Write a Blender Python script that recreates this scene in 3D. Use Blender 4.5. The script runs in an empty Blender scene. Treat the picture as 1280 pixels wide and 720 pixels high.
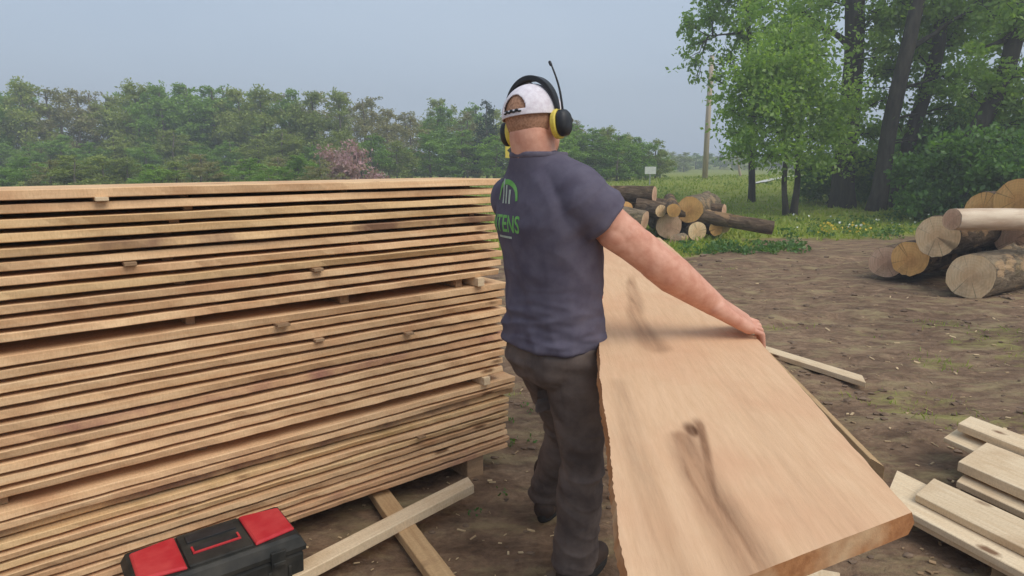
import bpy, bmesh, math, random
import numpy as np
from mathutils import Vector, Matrix, noise
from mathutils.bvhtree import BVHTree

random.seed(7)
RNG = np.random.default_rng(11)
C = bpy.context.scene.collection
sc = bpy.context.scene

# ------------------------------------------------------------------ camera
CAM_H, F_PX, PITCH = 1.52, 800.0, math.radians(10.3)
cd = bpy.data.cameras.new('camera')
cam = bpy.data.objects.new('camera', cd)
C.objects.link(cam)
cam.location = (0, 0, CAM_H)
cam.rotation_euler = (math.pi / 2 - PITCH, 0, 0)
cd.sensor_width = 36.0
cd.lens = 36.0 * F_PX / 1280.0
cd.clip_start = 0.05
cd.clip_end = 3000
sc.camera = cam
CT, ST = math.cos(PITCH), math.sin(PITCH)


def ray(px, py):
    x, y = (px - 640) / F_PX, (py - 360) / F_PX
    return Vector((x, CT - y * ST, -(ST + y * CT)))


def at_z(px, py, z):                       # point seen at a pixel, at height z
    r = ray(px, py)
    return Vector((0, 0, CAM_H)) + r * ((z - CAM_H) / r.z)


def at_y(px, py, Y):                       # point seen at a pixel, at distance Y
    r = ray(px, py)
    return Vector((0, 0, CAM_H)) + r * (Y / r.y)


def sstep(a, b, x):
    t = min(1.0, max(0.0, (x - a) / (b - a)))
    return t * t * (3 - 2 * t)


# ------------------------------------------------------------------ terrain
def hill(x, y):
    h = 0.95 * sstep(17, 44, y) + 0.25 * sstep(6, 16, x) * sstep(11, 20, y)
    h += 6.0 * sstep(75, 260, y)
    if y > 18:
        h += 0.12 * noise.noise((x * .06, y * .06, 3.1)) * sstep(18, 30, y)
    return h


def grass_amount(x, y):
    n = noise.fractal((x * .35, y * .35, 7.7), 0.9, 2.1, 4)
    edge = 11.6 + 2.2 * sstep(2.5, 6, x) + 1.6 * sstep(6, 9, x)
    if x < 0.5:
        edge -= 3.0 * sstep(0.5, -3, x)
    g = sstep(-1.5, 1.3, y - edge + 1.9 * n)
    p = noise.fractal((x * .8 + 5, y * .8, 1.7), 0.9, 2.1, 3)
    g = max(g, 0.40 * sstep(.30, .62, p))
    return g


def ground_h(x, y):
    d = math.hypot(x, y)
    h = hill(x, y)
    if 4.2 < y < 14 and x > -1:
        for o_, w_ in ((5.6, .15), (7.4, .17), (9.9, .2)):
            q = y - (o_ + .16 * x + .35 * math.sin(x * .55 + o_))
            k = sstep(.9, 1.8, x) * (.6 + .6 * noise.noise((x * .6, o_, 3)))
            h += k * (-.055 * math.exp(-(q / w_) ** 2) + .028 * math.exp(-((abs(q) - 2.1 * w_) / (w_ * .8)) ** 2))
    if d < 45:
        near = sstep(1.0, 4.5, d)
        a = .008 + .030 * near
        quiet = 1.0
        if x < 0.9 and y < 4.2:
            quiet = .35
        h += a * quiet * noise.fractal((x * 1.1, y * 1.1, 0.3), .8, 2.0, 5)
        ridg = 1 - abs(noise.noise((x * 2.3 + 9, y * 2.3, 4.4)))
        h += .018 * near * quiet * (ridg ** 2 - .55) * sstep(20, 12, d)
        h += .010 * noise.noise((x * 9, y * 9, 2.0)) * sstep(14, 7, d) * (quiet + .3)
    return h


# ------------------------------------------------------------------ materials
def principled(name):
    m = bpy.data.materials.new(name)
    m.use_nodes = True
    nt = m.node_tree
    b = nt.nodes['Principled BSDF']
    return m, nt, b


def lnk(nt, a, b):
    nt.links.new(a, b)


def srgb(r, g, b):
    f = lambda c: (c / 255 / 12.92) if c / 255 < .04045 else ((c / 255 + .055) / 1.055) ** 2.4
    return (f(r), f(g), f(b), 1)


def noise_node(nt, coord, scale, detail=6, rough=.6, mscale=(1, 1, 1), dist=0.0):
    mp = nt.nodes.new('ShaderNodeMapping')
    mp.inputs['Scale'].default_value = mscale
    lnk(nt, coord, mp.inputs['Vector'])
    n = nt.nodes.new('ShaderNodeTexNoise')
    n.inputs['Scale'].default_value = scale
    n.inputs['Detail'].default_value = detail
    n.inputs['Roughness'].default_value = rough
    n.inputs['Distortion'].default_value = dist
    lnk(nt, mp.outputs[0], n.inputs['Vector'])
    return n


def ramp(nt, fac, stops):
    r = nt.nodes.new('ShaderNodeValToRGB')
    e = r.color_ramp.elements
    while len(e) < len(stops):
        e.new(.5)
    for i, (p, c) in enumerate(stops):
        e[i].position = p
        e[i].color = c if len(c) == 4 else (*c, 1)
    lnk(nt, fac, r.inputs['Fac'])
    return r


def mixc(nt, fac, a, b, mode='MIX'):
    m = nt.nodes.new('ShaderNodeMix')
    m.data_type = 'RGBA'
    m.blend_type = mode
    if isinstance(fac, (int, float)):
        m.inputs[0].default_value = fac
    else:
        lnk(nt, fac, m.inputs[0])
    for s, v in ((6, a), (7, b)):
        if isinstance(v, tuple):
            m.inputs[s].default_value = v if len(v) == 4 else (*v, 1)
        else:
            lnk(nt, v, m.inputs[s])
    return m.outputs[2]


def bump(nt, b, height, strength=.5, dist=.01):
    n = nt.nodes.new('ShaderNodeBump')
    n.inputs['Strength'].default_value = strength
    n.inputs['Distance'].default_value = dist
    lnk(nt, height, n.inputs['Height'])
    lnk(nt, n.outputs[0], b.inputs['Normal'])


def coords(nt, kind='Object'):
    return nt.nodes.new('ShaderNodeTexCoord').outputs[kind]


def simple(name, c1, c2, scale=8, rough=.7, bs=.3, bd=.004, ms=(1, 1, 1), detail=6, lo=.35, hi=.65, rnd=0.0, spec=.3, metal=0):
    m, nt, b = principled(name)
    co = coords(nt)
    n = noise_node(nt, co, scale, detail, .6, ms)
    r = ramp(nt, n.outputs['Fac'], [(lo, c1), (hi, c2)])
    col = r.outputs[0]
    if rnd:
        oi = nt.nodes.new('ShaderNodeObjectInfo')
        rr = ramp(nt, oi.outputs['Random'], [(0, (1 - rnd, 1 - rnd, 1 - rnd)), (1, (1, 1, 1))])
        col = mixc(nt, 1.0, col, rr.outputs[0], 'MULTIPLY')
    lnk(nt, col, b.inputs['Base Color'])
    b.inputs['Roughness'].default_value = rough
    b.inputs['Specular IOR Level'].default_value = spec
    b.inputs['Metallic'].default_value = metal
    if bs:
        bump(nt, b, n.outputs['Fac'], bs, bd)
    return m


def wood(name, c1, c2, c3, dark=.0, along=0, rough=.85, stain=None, rnd=.15, spot=(.62, .75)):
    """sawn wood: fibres along the object's own x axis, saw marks, per object tone"""
    m, nt, b = principled(name)
    co = coords(nt)
    oi = nt.nodes.new('ShaderNodeObjectInfo')
    off = nt.nodes.new('ShaderNodeVectorMath')
    off.operation = 'ADD'
    sca = nt.nodes.new('ShaderNodeVectorMath')
    sca.operation = 'SCALE'
    sca.inputs[0].default_value = (37, 19, 53)
    lnk(nt, oi.outputs['Random'], sca.inputs['Scale'])
    lnk(nt, co, off.inputs[0])
    lnk(nt, sca.outputs[0], off.inputs[1])
    v = off.outputs[0]
    ms = [1, 1, 1]
    ms[along] = .06
    n1 = noise_node(nt, v, 55, 5, .65, tuple(ms))
    n2 = noise_node(nt, v, 3.2, 4, .6, (1, 1, 1))
    n3 = noise_node(nt, v, 180, 3, .7, (1, .35, .35) if along == 0 else (.5, .03, .5))
    base = ramp(nt, n1.outputs['Fac'], [(.3, c1), (.7, c2)]).outputs[0]
    blot = ramp(nt, n2.outputs['Fac'], [(spot[0], (0, 0, 0)), (spot[1], (1, 1, 1))]).outputs[0]
    col = mixc(nt, blot, base, c3)
    rr = ramp(nt, oi.outputs['Random'], [(0, (1 - rnd, 1 - rnd * 1.1, 1 - rnd * 1.2)), (1, (1, 1, 1))])
    col = mixc(nt, 1.0, col, rr.outputs[0], 'MULTIPLY')
    fz = ramp(nt, n3.outputs['Fac'], [(.3, (.78, .76, .74)), (.6, (1, 1, 1))]).outputs[0]
    col = mixc(nt, .7 if along == 0 else .3, col, fz, 'MULTIPLY')
    if along == 0:
        mp = nt.nodes.new('ShaderNodeMapping')
        mp.inputs['Scale'].default_value = (2.6, 5, 9)
        lnk(nt, v, mp.inputs['Vector'])
        vo = nt.nodes.new('ShaderNodeTexVoronoi')
        vo.inputs['Scale'].default_value = 1.0
        wob_ = noise_node(nt, v, 40, 3, .6)
        ad_ = nt.nodes.new('ShaderNodeMath')
        ad_.operation = 'MULTIPLY_ADD'
        lnk(nt, wob_.outputs['Fac'], ad_.inputs[0])
        ad_.inputs[1].default_value = .07
        lnk(nt, mp.outputs[0], vo.inputs['Vector'])
        lnk(nt, vo.outputs['Distance'], ad_.inputs[2])
        kf = ramp(nt, ad_.outputs[0], [(.10, (.9, .9, .9)), (.17, (.0, .0, .0))]).outputs[0]
        col = mixc(nt, kf, col, srgb(112, 76, 50))
    if stain:
        at = nt.nodes.new('ShaderNodeAttribute')
        at.attribute_name = 'stain'
        nn = noise_node(nt, co, 26, 5, .7, (1, .12, 1))
        sc_ = ramp(nt, nn.outputs['Fac'], [(.3, stain[0]), (.62, stain[1])]).outputs[0]
        col = mixc(nt, at.outputs['Fac'], col, sc_)
    lnk(nt, col, b.inputs['Base Color'])
    b.inputs['Roughness'].default_value = rough
    b.inputs['Specular IOR Level'].default_value = .2
    mx = nt.nodes.new('ShaderNodeMath')
    mx.operation = 'ADD'
    lnk(nt, n1.outputs['Fac'], mx.inputs[0])
    lnk(nt, n3.outputs['Fac'], mx.inputs[1])
    bump(nt, b, mx.outputs[0], .35, .003)
    return m


def leafmat(name, c1, c2, c3, scale=.6, trans=.3, rnd=.25):
    m = bpy.data.materials.new(name)
    m.use_nodes = True
    nt = m.node_tree
    nt.nodes.clear()
    out = nt.nodes.new('ShaderNodeOutputMaterial')
    co = coords(nt)
    n = noise_node(nt, co, scale, 3, .6)
    n2 = noise_node(nt, co, scale * 9, 2, .6)
    col = ramp(nt, n.outputs['Fac'], [(.35, c1), (.65, c2)]).outputs[0]
    f = ramp(nt, n2.outputs['Fac'], [(.5, (0, 0, 0)), (.7, (1, 1, 1))]).outputs[0]
    col = mixc(nt, f, col, c3)
    oi = nt.nodes.new('ShaderNodeObjectInfo')
    rr = ramp(nt, oi.outputs['Random'], [(0, (1 - rnd, 1 - rnd * .8, 1 - rnd)), (1, (1, 1, 1))])
    col = mixc(nt, 1.0, col, rr.outputs[0], 'MULTIPLY')
    d = nt.nodes.new('ShaderNodeBsdfDiffuse')
    t = nt.nodes.new('ShaderNodeBsdfTranslucent')
    g = nt.nodes.new('ShaderNodeBsdfGlossy')
    g.inputs['Roughness'].default_value = .45
    g.inputs['Color'].default_value = (.5, .55, .5, 1)
    lnk(nt, col, d.inputs['Color'])
    lnk(nt, mixc(nt, 1.0, col, (1.5, 1.6, .7), 'MULTIPLY'), t.inputs['Color'])
    mx = nt.nodes.new('ShaderNodeMixShader')
    mx.inputs[0].default_value = trans
    lnk(nt, d.outputs[0], mx.inputs[1])
    lnk(nt, t.outputs[0], mx.inputs[2])
    mx2 = nt.nodes.new('ShaderNodeMixShader')
    mx2.inputs[0].default_value = .05
    lnk(nt, mx.outputs[0], mx2.inputs[1])
    lnk(nt, g.outputs[0], mx2.inputs[2])
    lnk(nt, mx2.outputs[0], out.inputs['Surface'])
    return m


def endgrain(name, c1, c2, c3):
    """cut log end: rings round the object's own x axis"""
    m, nt, b = principled(name)
    co = coords(nt)
    mp = nt.nodes.new('ShaderNodeMapping')
    mp.inputs['Scale'].default_value = (0.001, 1, 1)
    lnk(nt, co, mp.inputs['Vector'])
    w = nt.nodes.new('ShaderNodeTexWave')
    w.wave_type = 'RINGS'
    w.rings_direction = 'X'
    w.inputs['Scale'].default_value = 9
    w.inputs['Distortion'].default_value = 2.2
    w.inputs['Detail'].default_value = 3
    lnk(nt, mp.outputs[0], w.inputs['Vector'])
    n = noise_node(nt, co, 5, 5, .65)
    c = ramp(nt, n.outputs['Fac'], [(.3, c1), (.7, c2)]).outputs[0]
    f = ramp(nt, w.outputs['Fac'], [(.35, (.14, .14, .14)), (.6, (0, 0, 0))]).outputs[0]
    c = mixc(nt, f, c, c3)
    ln = nt.nodes.new('ShaderNodeVectorMath')
    ln.operation = 'LENGTH'
    lnk(nt, mp.outputs[0], ln.inputs[0])
    hf = ramp(nt, ln.outputs['Value'], [(.06, (.4, .4, .4)), (.15, (0, 0, 0))]).outputs[0]
    c = mixc(nt, hf, c, c3)
    nv = nt.nodes.new('ShaderNodeVectorMath')
    nv.operation = 'NORMALIZE'
    lnk(nt, mp.outputs[0], nv.inputs[0])
    oi = nt.nodes.new('ShaderNodeObjectInfo')
    av = nt.nodes.new('ShaderNodeVectorMath')
    av.operation = 'ADD'
    sv = nt.nodes.new('ShaderNodeVectorMath')
    sv.operation = 'SCALE'
    sv.inputs[0].default_value = (31, 17, 23)
    lnk(nt, oi.outputs['Random'], sv.inputs['Scale'])
    lnk(nt, nv.outputs[0], av.inputs[0])
    lnk(nt, sv.outputs[0], av.inputs[1])
    cr = noise_node(nt, av.outputs[0], 1.15, 0, .5)
    cf = ramp(nt, cr.outputs['Fac'], [(.488, (0, 0, 0)), (.5, (.6, .6, .6)), (.512, (0, 0, 0))]).outputs[0]
    c = mixc(nt, cf, c, (.05, .032, .02))
    sm = noise_node(nt, co, 60, 3, .7, (1, 1, .08))
    sf = ramp(nt, sm.outputs['Fac'], [(.35, (.8, .78, .76)), (.6, (1, 1, 1))]).outputs[0]
    c = mixc(nt, .7, c, sf, 'MULTIPLY')
    dt = noise_node(nt, co, 2.2, 4, .65)
    df = ramp(nt, dt.outputs['Fac'], [(.5, (1, 1, 1)), (.68, (.66, .6, .55))]).outputs[0]
    c = mixc(nt, 1.0, c, df, 'MULTIPLY')
    lnk(nt, c, b.inputs['Base Color'])
    b.inputs['Roughness'].default_value = .85
    b.inputs['Specular IOR Level'].default_value = .2
    bump(nt, b, n.outputs['Fac'], .4, .01)
    return m


def bark(name, c1, c2, c3, c4):
    m, nt, b = principled(name)
    co = coords(nt)
    n = noise_node(nt, co, 16, 8, .68, (.28, 1, 1), .5)
    n2 = noise_node(nt, co, 2.6, 5, .65, (.6, 1, 1))
    n3 = noise_node(nt, co, 4.2, 5, .7, (.5, 1, 1))
    c = ramp(nt, n.outputs['Fac'], [(.32, c1), (.52, c2), (.72, c3)]).outputs[0]
    f = ramp(nt, n2.outputs['Fac'], [(.56, (0, 0, 0)), (.6, (.9, .9, .9))]).outputs[0]
    c = mixc(nt, f, c, c4)                        # patches where the bark has flaked off
    f = ramp(nt, n3.outputs['Fac'], [(.55, (1, 1, 1)), (.72, (.62, .66, .5))]).outputs[0]
    c = mixc(nt, 1.0, c, f, 'MULTIPLY')
    oi = nt.nodes.new('ShaderNodeObjectInfo')
    rr = ramp(nt, oi.outputs['Random'], [(0, (.75, .75, .75)), (1, (1.05, 1.02, 1))])
    lnk(nt, mixc(nt, 1.0, c, rr.outputs[0], 'MULTIPLY'), b.inputs['Base Color'])
    b.inputs['Roughness'].default_value = .95
    b.inputs['Specular IOR Level'].default_value = .15
    bump(nt, b, n.outputs['Fac'], 1.0, .06)
    return m


M = {}
M['rough'] = wood('sawn_edge_wood', srgb(224, 180, 134), srgb(242, 206, 162), srgb(200, 150, 110), rnd=.2, spot=(.5, .8))
M['green'] = wood('yellowish_sawn_wood', srgb(220, 180, 130), srgb(238, 204, 156), srgb(202, 168, 116), rnd=.14)
M['barky'] = wood('barky_edge_wood', srgb(210, 170, 122), srgb(228, 192, 146), srgb(150, 116, 92), rnd=.12, spot=(.42, .6))
M['red'] = wood('reddish_edge_wood', srgb(212, 166, 124), srgb(228, 186, 144), srgb(180, 130, 110), rnd=.1, spot=(.52, .68))
M['sticker'] = wood('weathered_strip_wood', srgb(150, 122, 96), srgb(188, 156, 122), srgb(120, 100, 84), rnd=.35)
M['pale'] = wood('pale_plank_wood', srgb(224, 196, 158), srgb(240, 218, 184), srgb(204, 172, 134), rnd=.12, spot=(.5, .8))
M['plank2'] = wood('tan_plank_wood', srgb(186, 150, 108), srgb(212, 178, 134), srgb(160, 126, 92), rnd=.1)
M['slab'] = wood('figured_slab_wood', srgb(214, 174, 136), srgb(222, 184, 147), srgb(212, 166, 130), along=1, rnd=.0, spot=(.45, .75),
                 stain=(srgb(100, 68, 47), srgb(166, 124, 92)))
M['slab_edge'] = wood('slab_edge_wood', srgb(156, 104, 66), srgb(186, 132, 88), srgb(226, 198, 158), along=1, rnd=0, spot=(.5, .7))
M['bark'] = bark('log_bark', srgb(66, 54, 44), srgb(112, 94, 76), srgb(150, 130, 106), srgb(164, 132, 98))
M['bark_grey'] = bark('grey_log_bark', srgb(92, 82, 68), srgb(140, 124, 102), srgb(176, 160, 134), srgb(188, 158, 122))
M['peeled'] = simple('peeled_log_wood', srgb(186, 158, 132), srgb(222, 202, 176), 6, .8, .4, .01, (.2, 1, 1), 6, lo=.4, hi=.6)
M['end_pale'] = endgrain('pale_cut_end', srgb(236, 200, 152), srgb(248, 222, 182), srgb(206, 156, 108))
M['end_orange'] = endgrain('orange_cut_end', srgb(222, 168, 100), srgb(236, 190, 126), srgb(186, 126, 74))
M['end_grey'] = endgrain('weathered_cut_end', srgb(214, 172, 140), srgb(232, 198, 166), srgb(180, 128, 100))
M['trunk'] = simple('tree_bark', srgb(48, 46, 40), srgb(84, 78, 68), 7, .95, .9, .04, (1, 1, .2), 8)
M['trunk_far'] = simple('pale_tree_bark', srgb(96, 90, 80), srgb(130, 122, 108), 4, .95, .3, .02, (1, 1, .2), 4)
M['leaf_near'] = leafmat('maple_leaves', srgb(118, 146, 60), srgb(150, 180, 80), srgb(176, 194, 108), .5, .5)
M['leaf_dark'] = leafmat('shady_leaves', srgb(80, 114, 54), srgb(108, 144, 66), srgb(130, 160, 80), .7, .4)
M['leaf_spring'] = leafmat('spring_leaves', srgb(132, 142, 68), srgb(162, 172, 88), srgb(172, 176, 104), .3, .3, .3)
M['leaf_fresh'] = leafmat('fresh_green_leaves', srgb(108, 142, 52), srgb(138, 170, 70), srgb(154, 176, 90), .3, .3, .2)
M['leaf_grey'] = leafmat('budding_twigs', srgb(142, 134, 88), srgb(164, 154, 108), srgb(154, 160, 96), .3, .25, .25)
M['leaf_pine'] = leafmat('evergreen_needles', srgb(44, 62, 46), srgb(58, 78, 56), srgb(70, 88, 64), .5, .15)
M['blossom'] = leafmat('pink_blossom', srgb(176, 134, 142), srgb(198, 158, 166), srgb(150, 128, 116), .8, .3, .1)
M['grass'] = leafmat('grass_blades', srgb(116, 138, 48), srgb(150, 164, 62), srgb(174, 174, 88), .25, .3, 0)
M['weed'] = leafmat('weed_leaves', srgb(66, 100, 46), srgb(90, 124, 58), srgb(112, 138, 70), .8, .3, 0)
M['flower_white'] = simple('white_petals', srgb(220, 222, 205), srgb(240, 240, 230), 5, .8, 0)
M['flower_yellow'] = simple('yellow_petals', srgb(216, 186, 60), srgb(232, 206, 90), 5, .8, 0)
M['chips'] = simple('wood_chip', srgb(150, 122, 92), srgb(220, 194, 152), 1.6, .9, .2, .004, rnd=0)
M['clod'] = simple('dry_clod', srgb(96, 78, 64), srgb(136, 114, 94), 7, .95, .6, .01)
M['skin'] = simple('skin', srgb(202, 140, 115), srgb(220, 166, 141), 26, .5, .12, .002, spec=.35)
M['hair'] = simple('short_hair', srgb(150, 110, 84), srgb(192, 146, 118), 160, .8, .5, .003)
M['shirt'] = simple('grey_tshirt_cotton', srgb(88, 83, 97), srgb(102, 97, 110), 14, .95, .25, .004, spec=.1)
M['collar'] = simple('ribbed_collar', srgb(92, 86, 98), srgb(106, 100, 112), 60, .95, .3, .002)
M['pants'] = simple('worn_work_trousers', srgb(84, 74, 70), srgb(114, 101, 94), 9, .95, .4, .006, spec=.1)
M['boot'] = simple('boot_leather', srgb(48, 38, 34), srgb(74, 58, 48), 14, .75, .4, .004)
M['sole'] = simple('boot_sole_rubber', srgb(28, 26, 25), srgb(46, 42, 38), 20, .9, .3, .003)
M['cap'] = simple('cap_mesh_fabric', srgb(212, 202, 208), srgb(232, 226, 230), 60, .9, .5, .002)
M['cap_brim'] = simple('cap_brim_fabric', srgb(110, 112, 104), srgb(132, 132, 122), 60, .9, .4, .002)
M['black'] = simple('black_plastic', srgb(30, 31, 33), srgb(46, 47, 50), 30, .5, .15, .001, spec=.4)
M['tool_black'] = simple('toolbox_black_plastic', srgb(34, 35, 33), srgb(74, 70, 63), 9, .6, .3, .002, detail=12, lo=.4, hi=.8)
M['tool_red'] = simple('toolbox_red_plastic', srgb(184, 40, 48), srgb(208, 84, 80), 9, .6, .15, .001, detail=12, lo=.42, hi=.85)
M['yellow'] = simple('yellow_plastic', srgb(222, 196, 76), srgb(236, 214, 104), 18, .5, .15, .001)
M['print'] = simple('green_shirt_print', srgb(104, 168, 84), srgb(128, 186, 106), 40, .8, 0)
M['print_pale'] = simple('pale_shirt_print', srgb(160, 176, 160), srgb(186, 198, 186), 40, .8, 0)
M['sign_white'] = simple('sign_white_paint', srgb(216, 218, 214), srgb(232, 232, 228), 6, .6, 0)
M['sign_yellow'] = simple('sign_yellow_paint', srgb(232, 200, 60), srgb(240, 212, 84), 6, .6, 0)
M['sign_black'] = simple('sign_black_paint', srgb(26, 26, 26), srgb(38, 38, 38), 6, .6, 0)
M['metal'] = simple('galvanised_post', srgb(160, 162, 160), srgb(186, 188, 184), 12, .5, .1, .002, metal=.3)
M['pole'] = simple('weathered_pole_wood', srgb(168, 150, 132), srgb(196, 180, 160), 10, .9, .4, .01, (1, 1, .1))
M['gravel'] = simple('pale_gravel', srgb(190, 188, 180), srgb(214, 212, 204), 3, .95, .4, .02)
M['eye'] = simple('eye_white', srgb(232, 228, 222), srgb(238, 236, 232), 5, .3, 0)


def ground_material():
    m, nt, b = principled('muddy_ground')
    co = coords(nt)
    a = nt.nodes.new('ShaderNodeAttribute')
    a.attribute_name = 'grass'
    n1 = noise_node(nt, co, .55, 8, .68)
    n2 = noise_node(nt, co, 4.5, 8, .7, (1, 1.8, 1), .6)
    n3 = noise_node(nt, co, 26, 6, .7)
    n4 = noise_node(nt, co, 2.2, 5, .65, (1, 2.2, 1))
    dirt = ramp(nt, n2.outputs['Fac'], [(.28, srgb(96, 77, 62)), (.5, srgb(140, 114, 92)), (.72, srgb(172, 145, 117))]).outputs[0]
    big = ramp(nt, n1.outputs['Fac'], [(.35, (.68, .66, .66)), (.62, (1.0, 1.0, 1.0))]).outputs[0]
    dirt = mixc(nt, 1.0, dirt, big, 'MULTIPLY')
    fine = ramp(nt, n3.outputs['Fac'], [(.35, (.7, .69, .68)), (.62, (1.08, 1.07, 1.04))]).outputs[0]
    dirt = mixc(nt, .85, dirt, fine, 'MULTIPLY')
    straw = ramp(nt, n4.outputs['Fac'], [(.5, (0, 0, 0)), (.68, (.65, .65, .65))]).outputs[0]
    dirt = mixc(nt, straw, dirt, srgb(168, 152, 112))
    gcol = ramp(nt, n4.outputs['Fac'], [(.3, srgb(108, 120, 52)), (.55, srgb(142, 150, 64)), (.75, srgb(168, 168, 84))]).outputs[0]
    gb = ramp(nt, n1.outputs['Fac'], [(.35, (.8, .85, .8)), (.65, (1.05, 1.0, .95))]).outputs[0]
    gcol = mixc(nt, 1.0, gcol, gb, 'MULTIPLY')
    ad = nt.nodes.new('ShaderNodeMath')
    ad.operation = 'MULTIPLY_ADD'
    sb = nt.nodes.new('ShaderNodeMath')
    sb.operation = 'SUBTRACT'
    sb.inputs[1].default_value = .5
    lnk(nt, n2.outputs['Fac'], sb.inputs[0])
    lnk(nt, sb.outputs[0], ad.inputs[0])
    ad.inputs[1].default_value = .9
    lnk(nt, a.outputs['Fac'], ad.inputs[2])
    gm = ramp(nt, ad.outputs[0], [(.35, (0, 0, 0)), (.7, (1, 1, 1))]).outputs[0]
    lnk(nt, mixc(nt, gm, dirt, gcol), b.inputs['Base Color'])
    b.inputs['Roughness'].default_value = .95
    b.inputs['Specular IOR Level'].default_value = .15
    mx = nt.nodes.new('ShaderNodeMath')
    mx.operation = 'MULTIPLY_ADD'
    lnk(nt, n3.outputs['Fac'], mx.inputs[0])
    mx.inputs[1].default_value = .5
    lnk(nt, n2.outputs['Fac'], mx.inputs[2])
    bump(nt, b, mx.outputs[0], .8, .04)
    return m


M['ground'] = ground_material()


# ------------------------------------------------------------------ mesh helpers
class MB:
    def __init__(s):
        s.v, s.f = [], []

    def add(s, vs, fs):
        o = len(s.v)
        s.v += [tuple(v) for v in vs]
        s.f += [tuple(i + o for i in f) for f in fs]

    def box(s, c, size, mat=None):
        x, y, z = size[0] / 2, size[1] / 2, size[2] / 2
        vs = [Vector((a * x, b * y, d * z)) for d in (-1, 1) for a, b in ((-1, -1), (1, -1), (1, 1), (-1, 1))]
        if mat is not None:
            vs = [mat @ v for v in vs]
        vs = [v + Vector(c) for v in vs]
        s.add(vs, [(3, 2, 1, 0), (4, 5, 6, 7), (0, 1, 5, 4), (1, 2, 6, 5), (2, 3, 7, 6), (3, 0, 4, 7)])

    def rings(s, rs, cap=True):
        n = len(rs[0])
        vs = [p for r in rs for p in r]
        fs = []
        for i in range(len(rs) - 1):
            for k in range(n):
                a, b_ = i * n + k, i * n + (k + 1) % n
                fs.append((a, b_, b_ + n, a + n))
        if cap:
            fs.append(tuple(range(n - 1, -1, -1)))
            fs.append(tuple(range((len(rs) - 1) * n, len(rs) * n)))
        s.add(vs, fs)

    def tube(s, pts, radii, n=10, cap=True, wob=0, seed=0):
        pts = [Vector(p) for p in pts]
        rs = []
        ref = Vector((0, 0, 1))
        for i, p in enumerate(pts):
            d = (pts[min(i + 1, len(pts) - 1)] - pts[max(i - 1, 0)]).normalized()
            if i == 0:
                if abs(d.dot(ref)) > .9:
                    ref = Vector((1, 0, 0))
                x = d.cross(ref).normalized()
            else:
                x = (x - d * x.dot(d)).normalized()
            y = d.cross(x)
            rs.append([p + (x * math.cos(t) + y * math.sin(t)) * radii[i] *
                       (1 + (wob * noise.noise((math.cos(t) * 1.3 + seed, math.sin(t) * 1.3, i * .5 + seed)) if wob else 0))
                       for t in (2 * math.pi * k / n for k in range(n))])
        s.rings(rs, cap)

    def capsule(s, a, b, ra, rb, n=24, flat_end=False):
        a, b = Vector(a), Vector(b)
        d = (b - a)
        L = d.length
        d.normalize()
        pts, rad = [], []
        for k in range(5):
            t = math.pi / 2 * (1 - k / 4)
            pts.append(a - d * ra * math.sin(t)); rad.append(max(1e-4, ra * math.cos(t)))
        for k in range(1, 4):
            pts.append(a + d * L * k / 4); rad.append(ra + (rb - ra) * k / 4)
        if flat_end:
            pts.append(b); rad.append(rb)
        else:
            for k in range(5):
                t = math.pi / 2 * k / 4
                pts.append(b + d * rb * math.sin(t)); rad.append(max(1e-4, rb * math.cos(t)))
        s.tube(pts, rad, n)

    def ellipsoid(s, c, R, F, U, r, n=20, m=12):
        c = Vector(c)
        rs = []
        for i in range(m + 1):
            t = -math.pi / 2 + math.pi * i / m
            cz, cr = math.sin(t), max(1e-3, math.cos(t))
            rs.append([c + R * (r[0] * cr * math.cos(p)) + F * (r[1] * cr * math.sin(p)) + U * (r[2] * cz)
                       for p in (2 * math.pi * k / n for k in range(n))])
        s.rings(rs)

    def mesh(s, name):
        me = bpy.data.meshes.new(name)
        me.from_pydata(s.v, [], s.f)
        me.update()
        return me

    def build(s, name, mat, parent=None, smooth=True, bevel=0, fix=True):
        me = s.mesh(name)
        if fix:
            bm = bmesh.new()
            bm.from_mesh(me)
            bmesh.ops.recalc_face_normals(bm, faces=bm.faces)
            bm.to_mesh(me)
            bm.free()
        return put(name, me, mat, parent, smooth, bevel)


def put(name, me, mat, parent=None, smooth=True, bevel=0):
    if mat is not None:
        me.materials.append(mat)
    if smooth:
        me.shade_smooth()
    o = bpy.data.objects.new(name, me)
    C.objects.link(o)
    if parent is not None:
        o.parent = parent
    if bevel:
        b = o.modifiers.new('bevel', 'BEVEL')
        b.width = bevel
        b.segments = 2
        b.limit_method = 'ANGLE'
        b.angle_limit = math.radians(40)
    return o


def tag(o, label=None, cat=None, group=None, kind=None):
    if label: o['label'] = label
    if cat: o['category'] = cat
    if group: o['group'] = group
    if kind: o['kind'] = kind
    return o


def empty(name, loc, rz=0):
    o = bpy.data.objects.new(name, None)
    o.empty_display_size = .1
    C.objects.link(o)
    o.location = loc
    o.rotation_euler = (0, 0, rz)
    return o


def copy_tree(o, parent=None):
    c = o.copy()
    C.objects.link(c)
    c.parent = parent
    for ch in list(o.children):
        copy_tree(ch, c)
    return c


def np_mesh(name, V, nper):
    """V: (n*nper,3) array, one polygon of nper corners each"""
    n = len(V) // nper
    me = bpy.data.meshes.new(name)
    me.vertices.add(len(V))
    me.vertices.foreach_set('co', np.ascontiguousarray(V, dtype=np.float32).ravel())
    me.loops.add(len(V))
    me.loops.foreach_set('vertex_index', np.arange(len(V), dtype=np.int32))
    me.polygons.add(n)
    me.polygons.foreach_set('loop_start', np.arange(0, len(V), nper, dtype=np.int32))
    me.polygons.foreach_set('loop_total', np.full(n, nper, dtype=np.int32))
    me.update(calc_edges=True)
    return me


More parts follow.
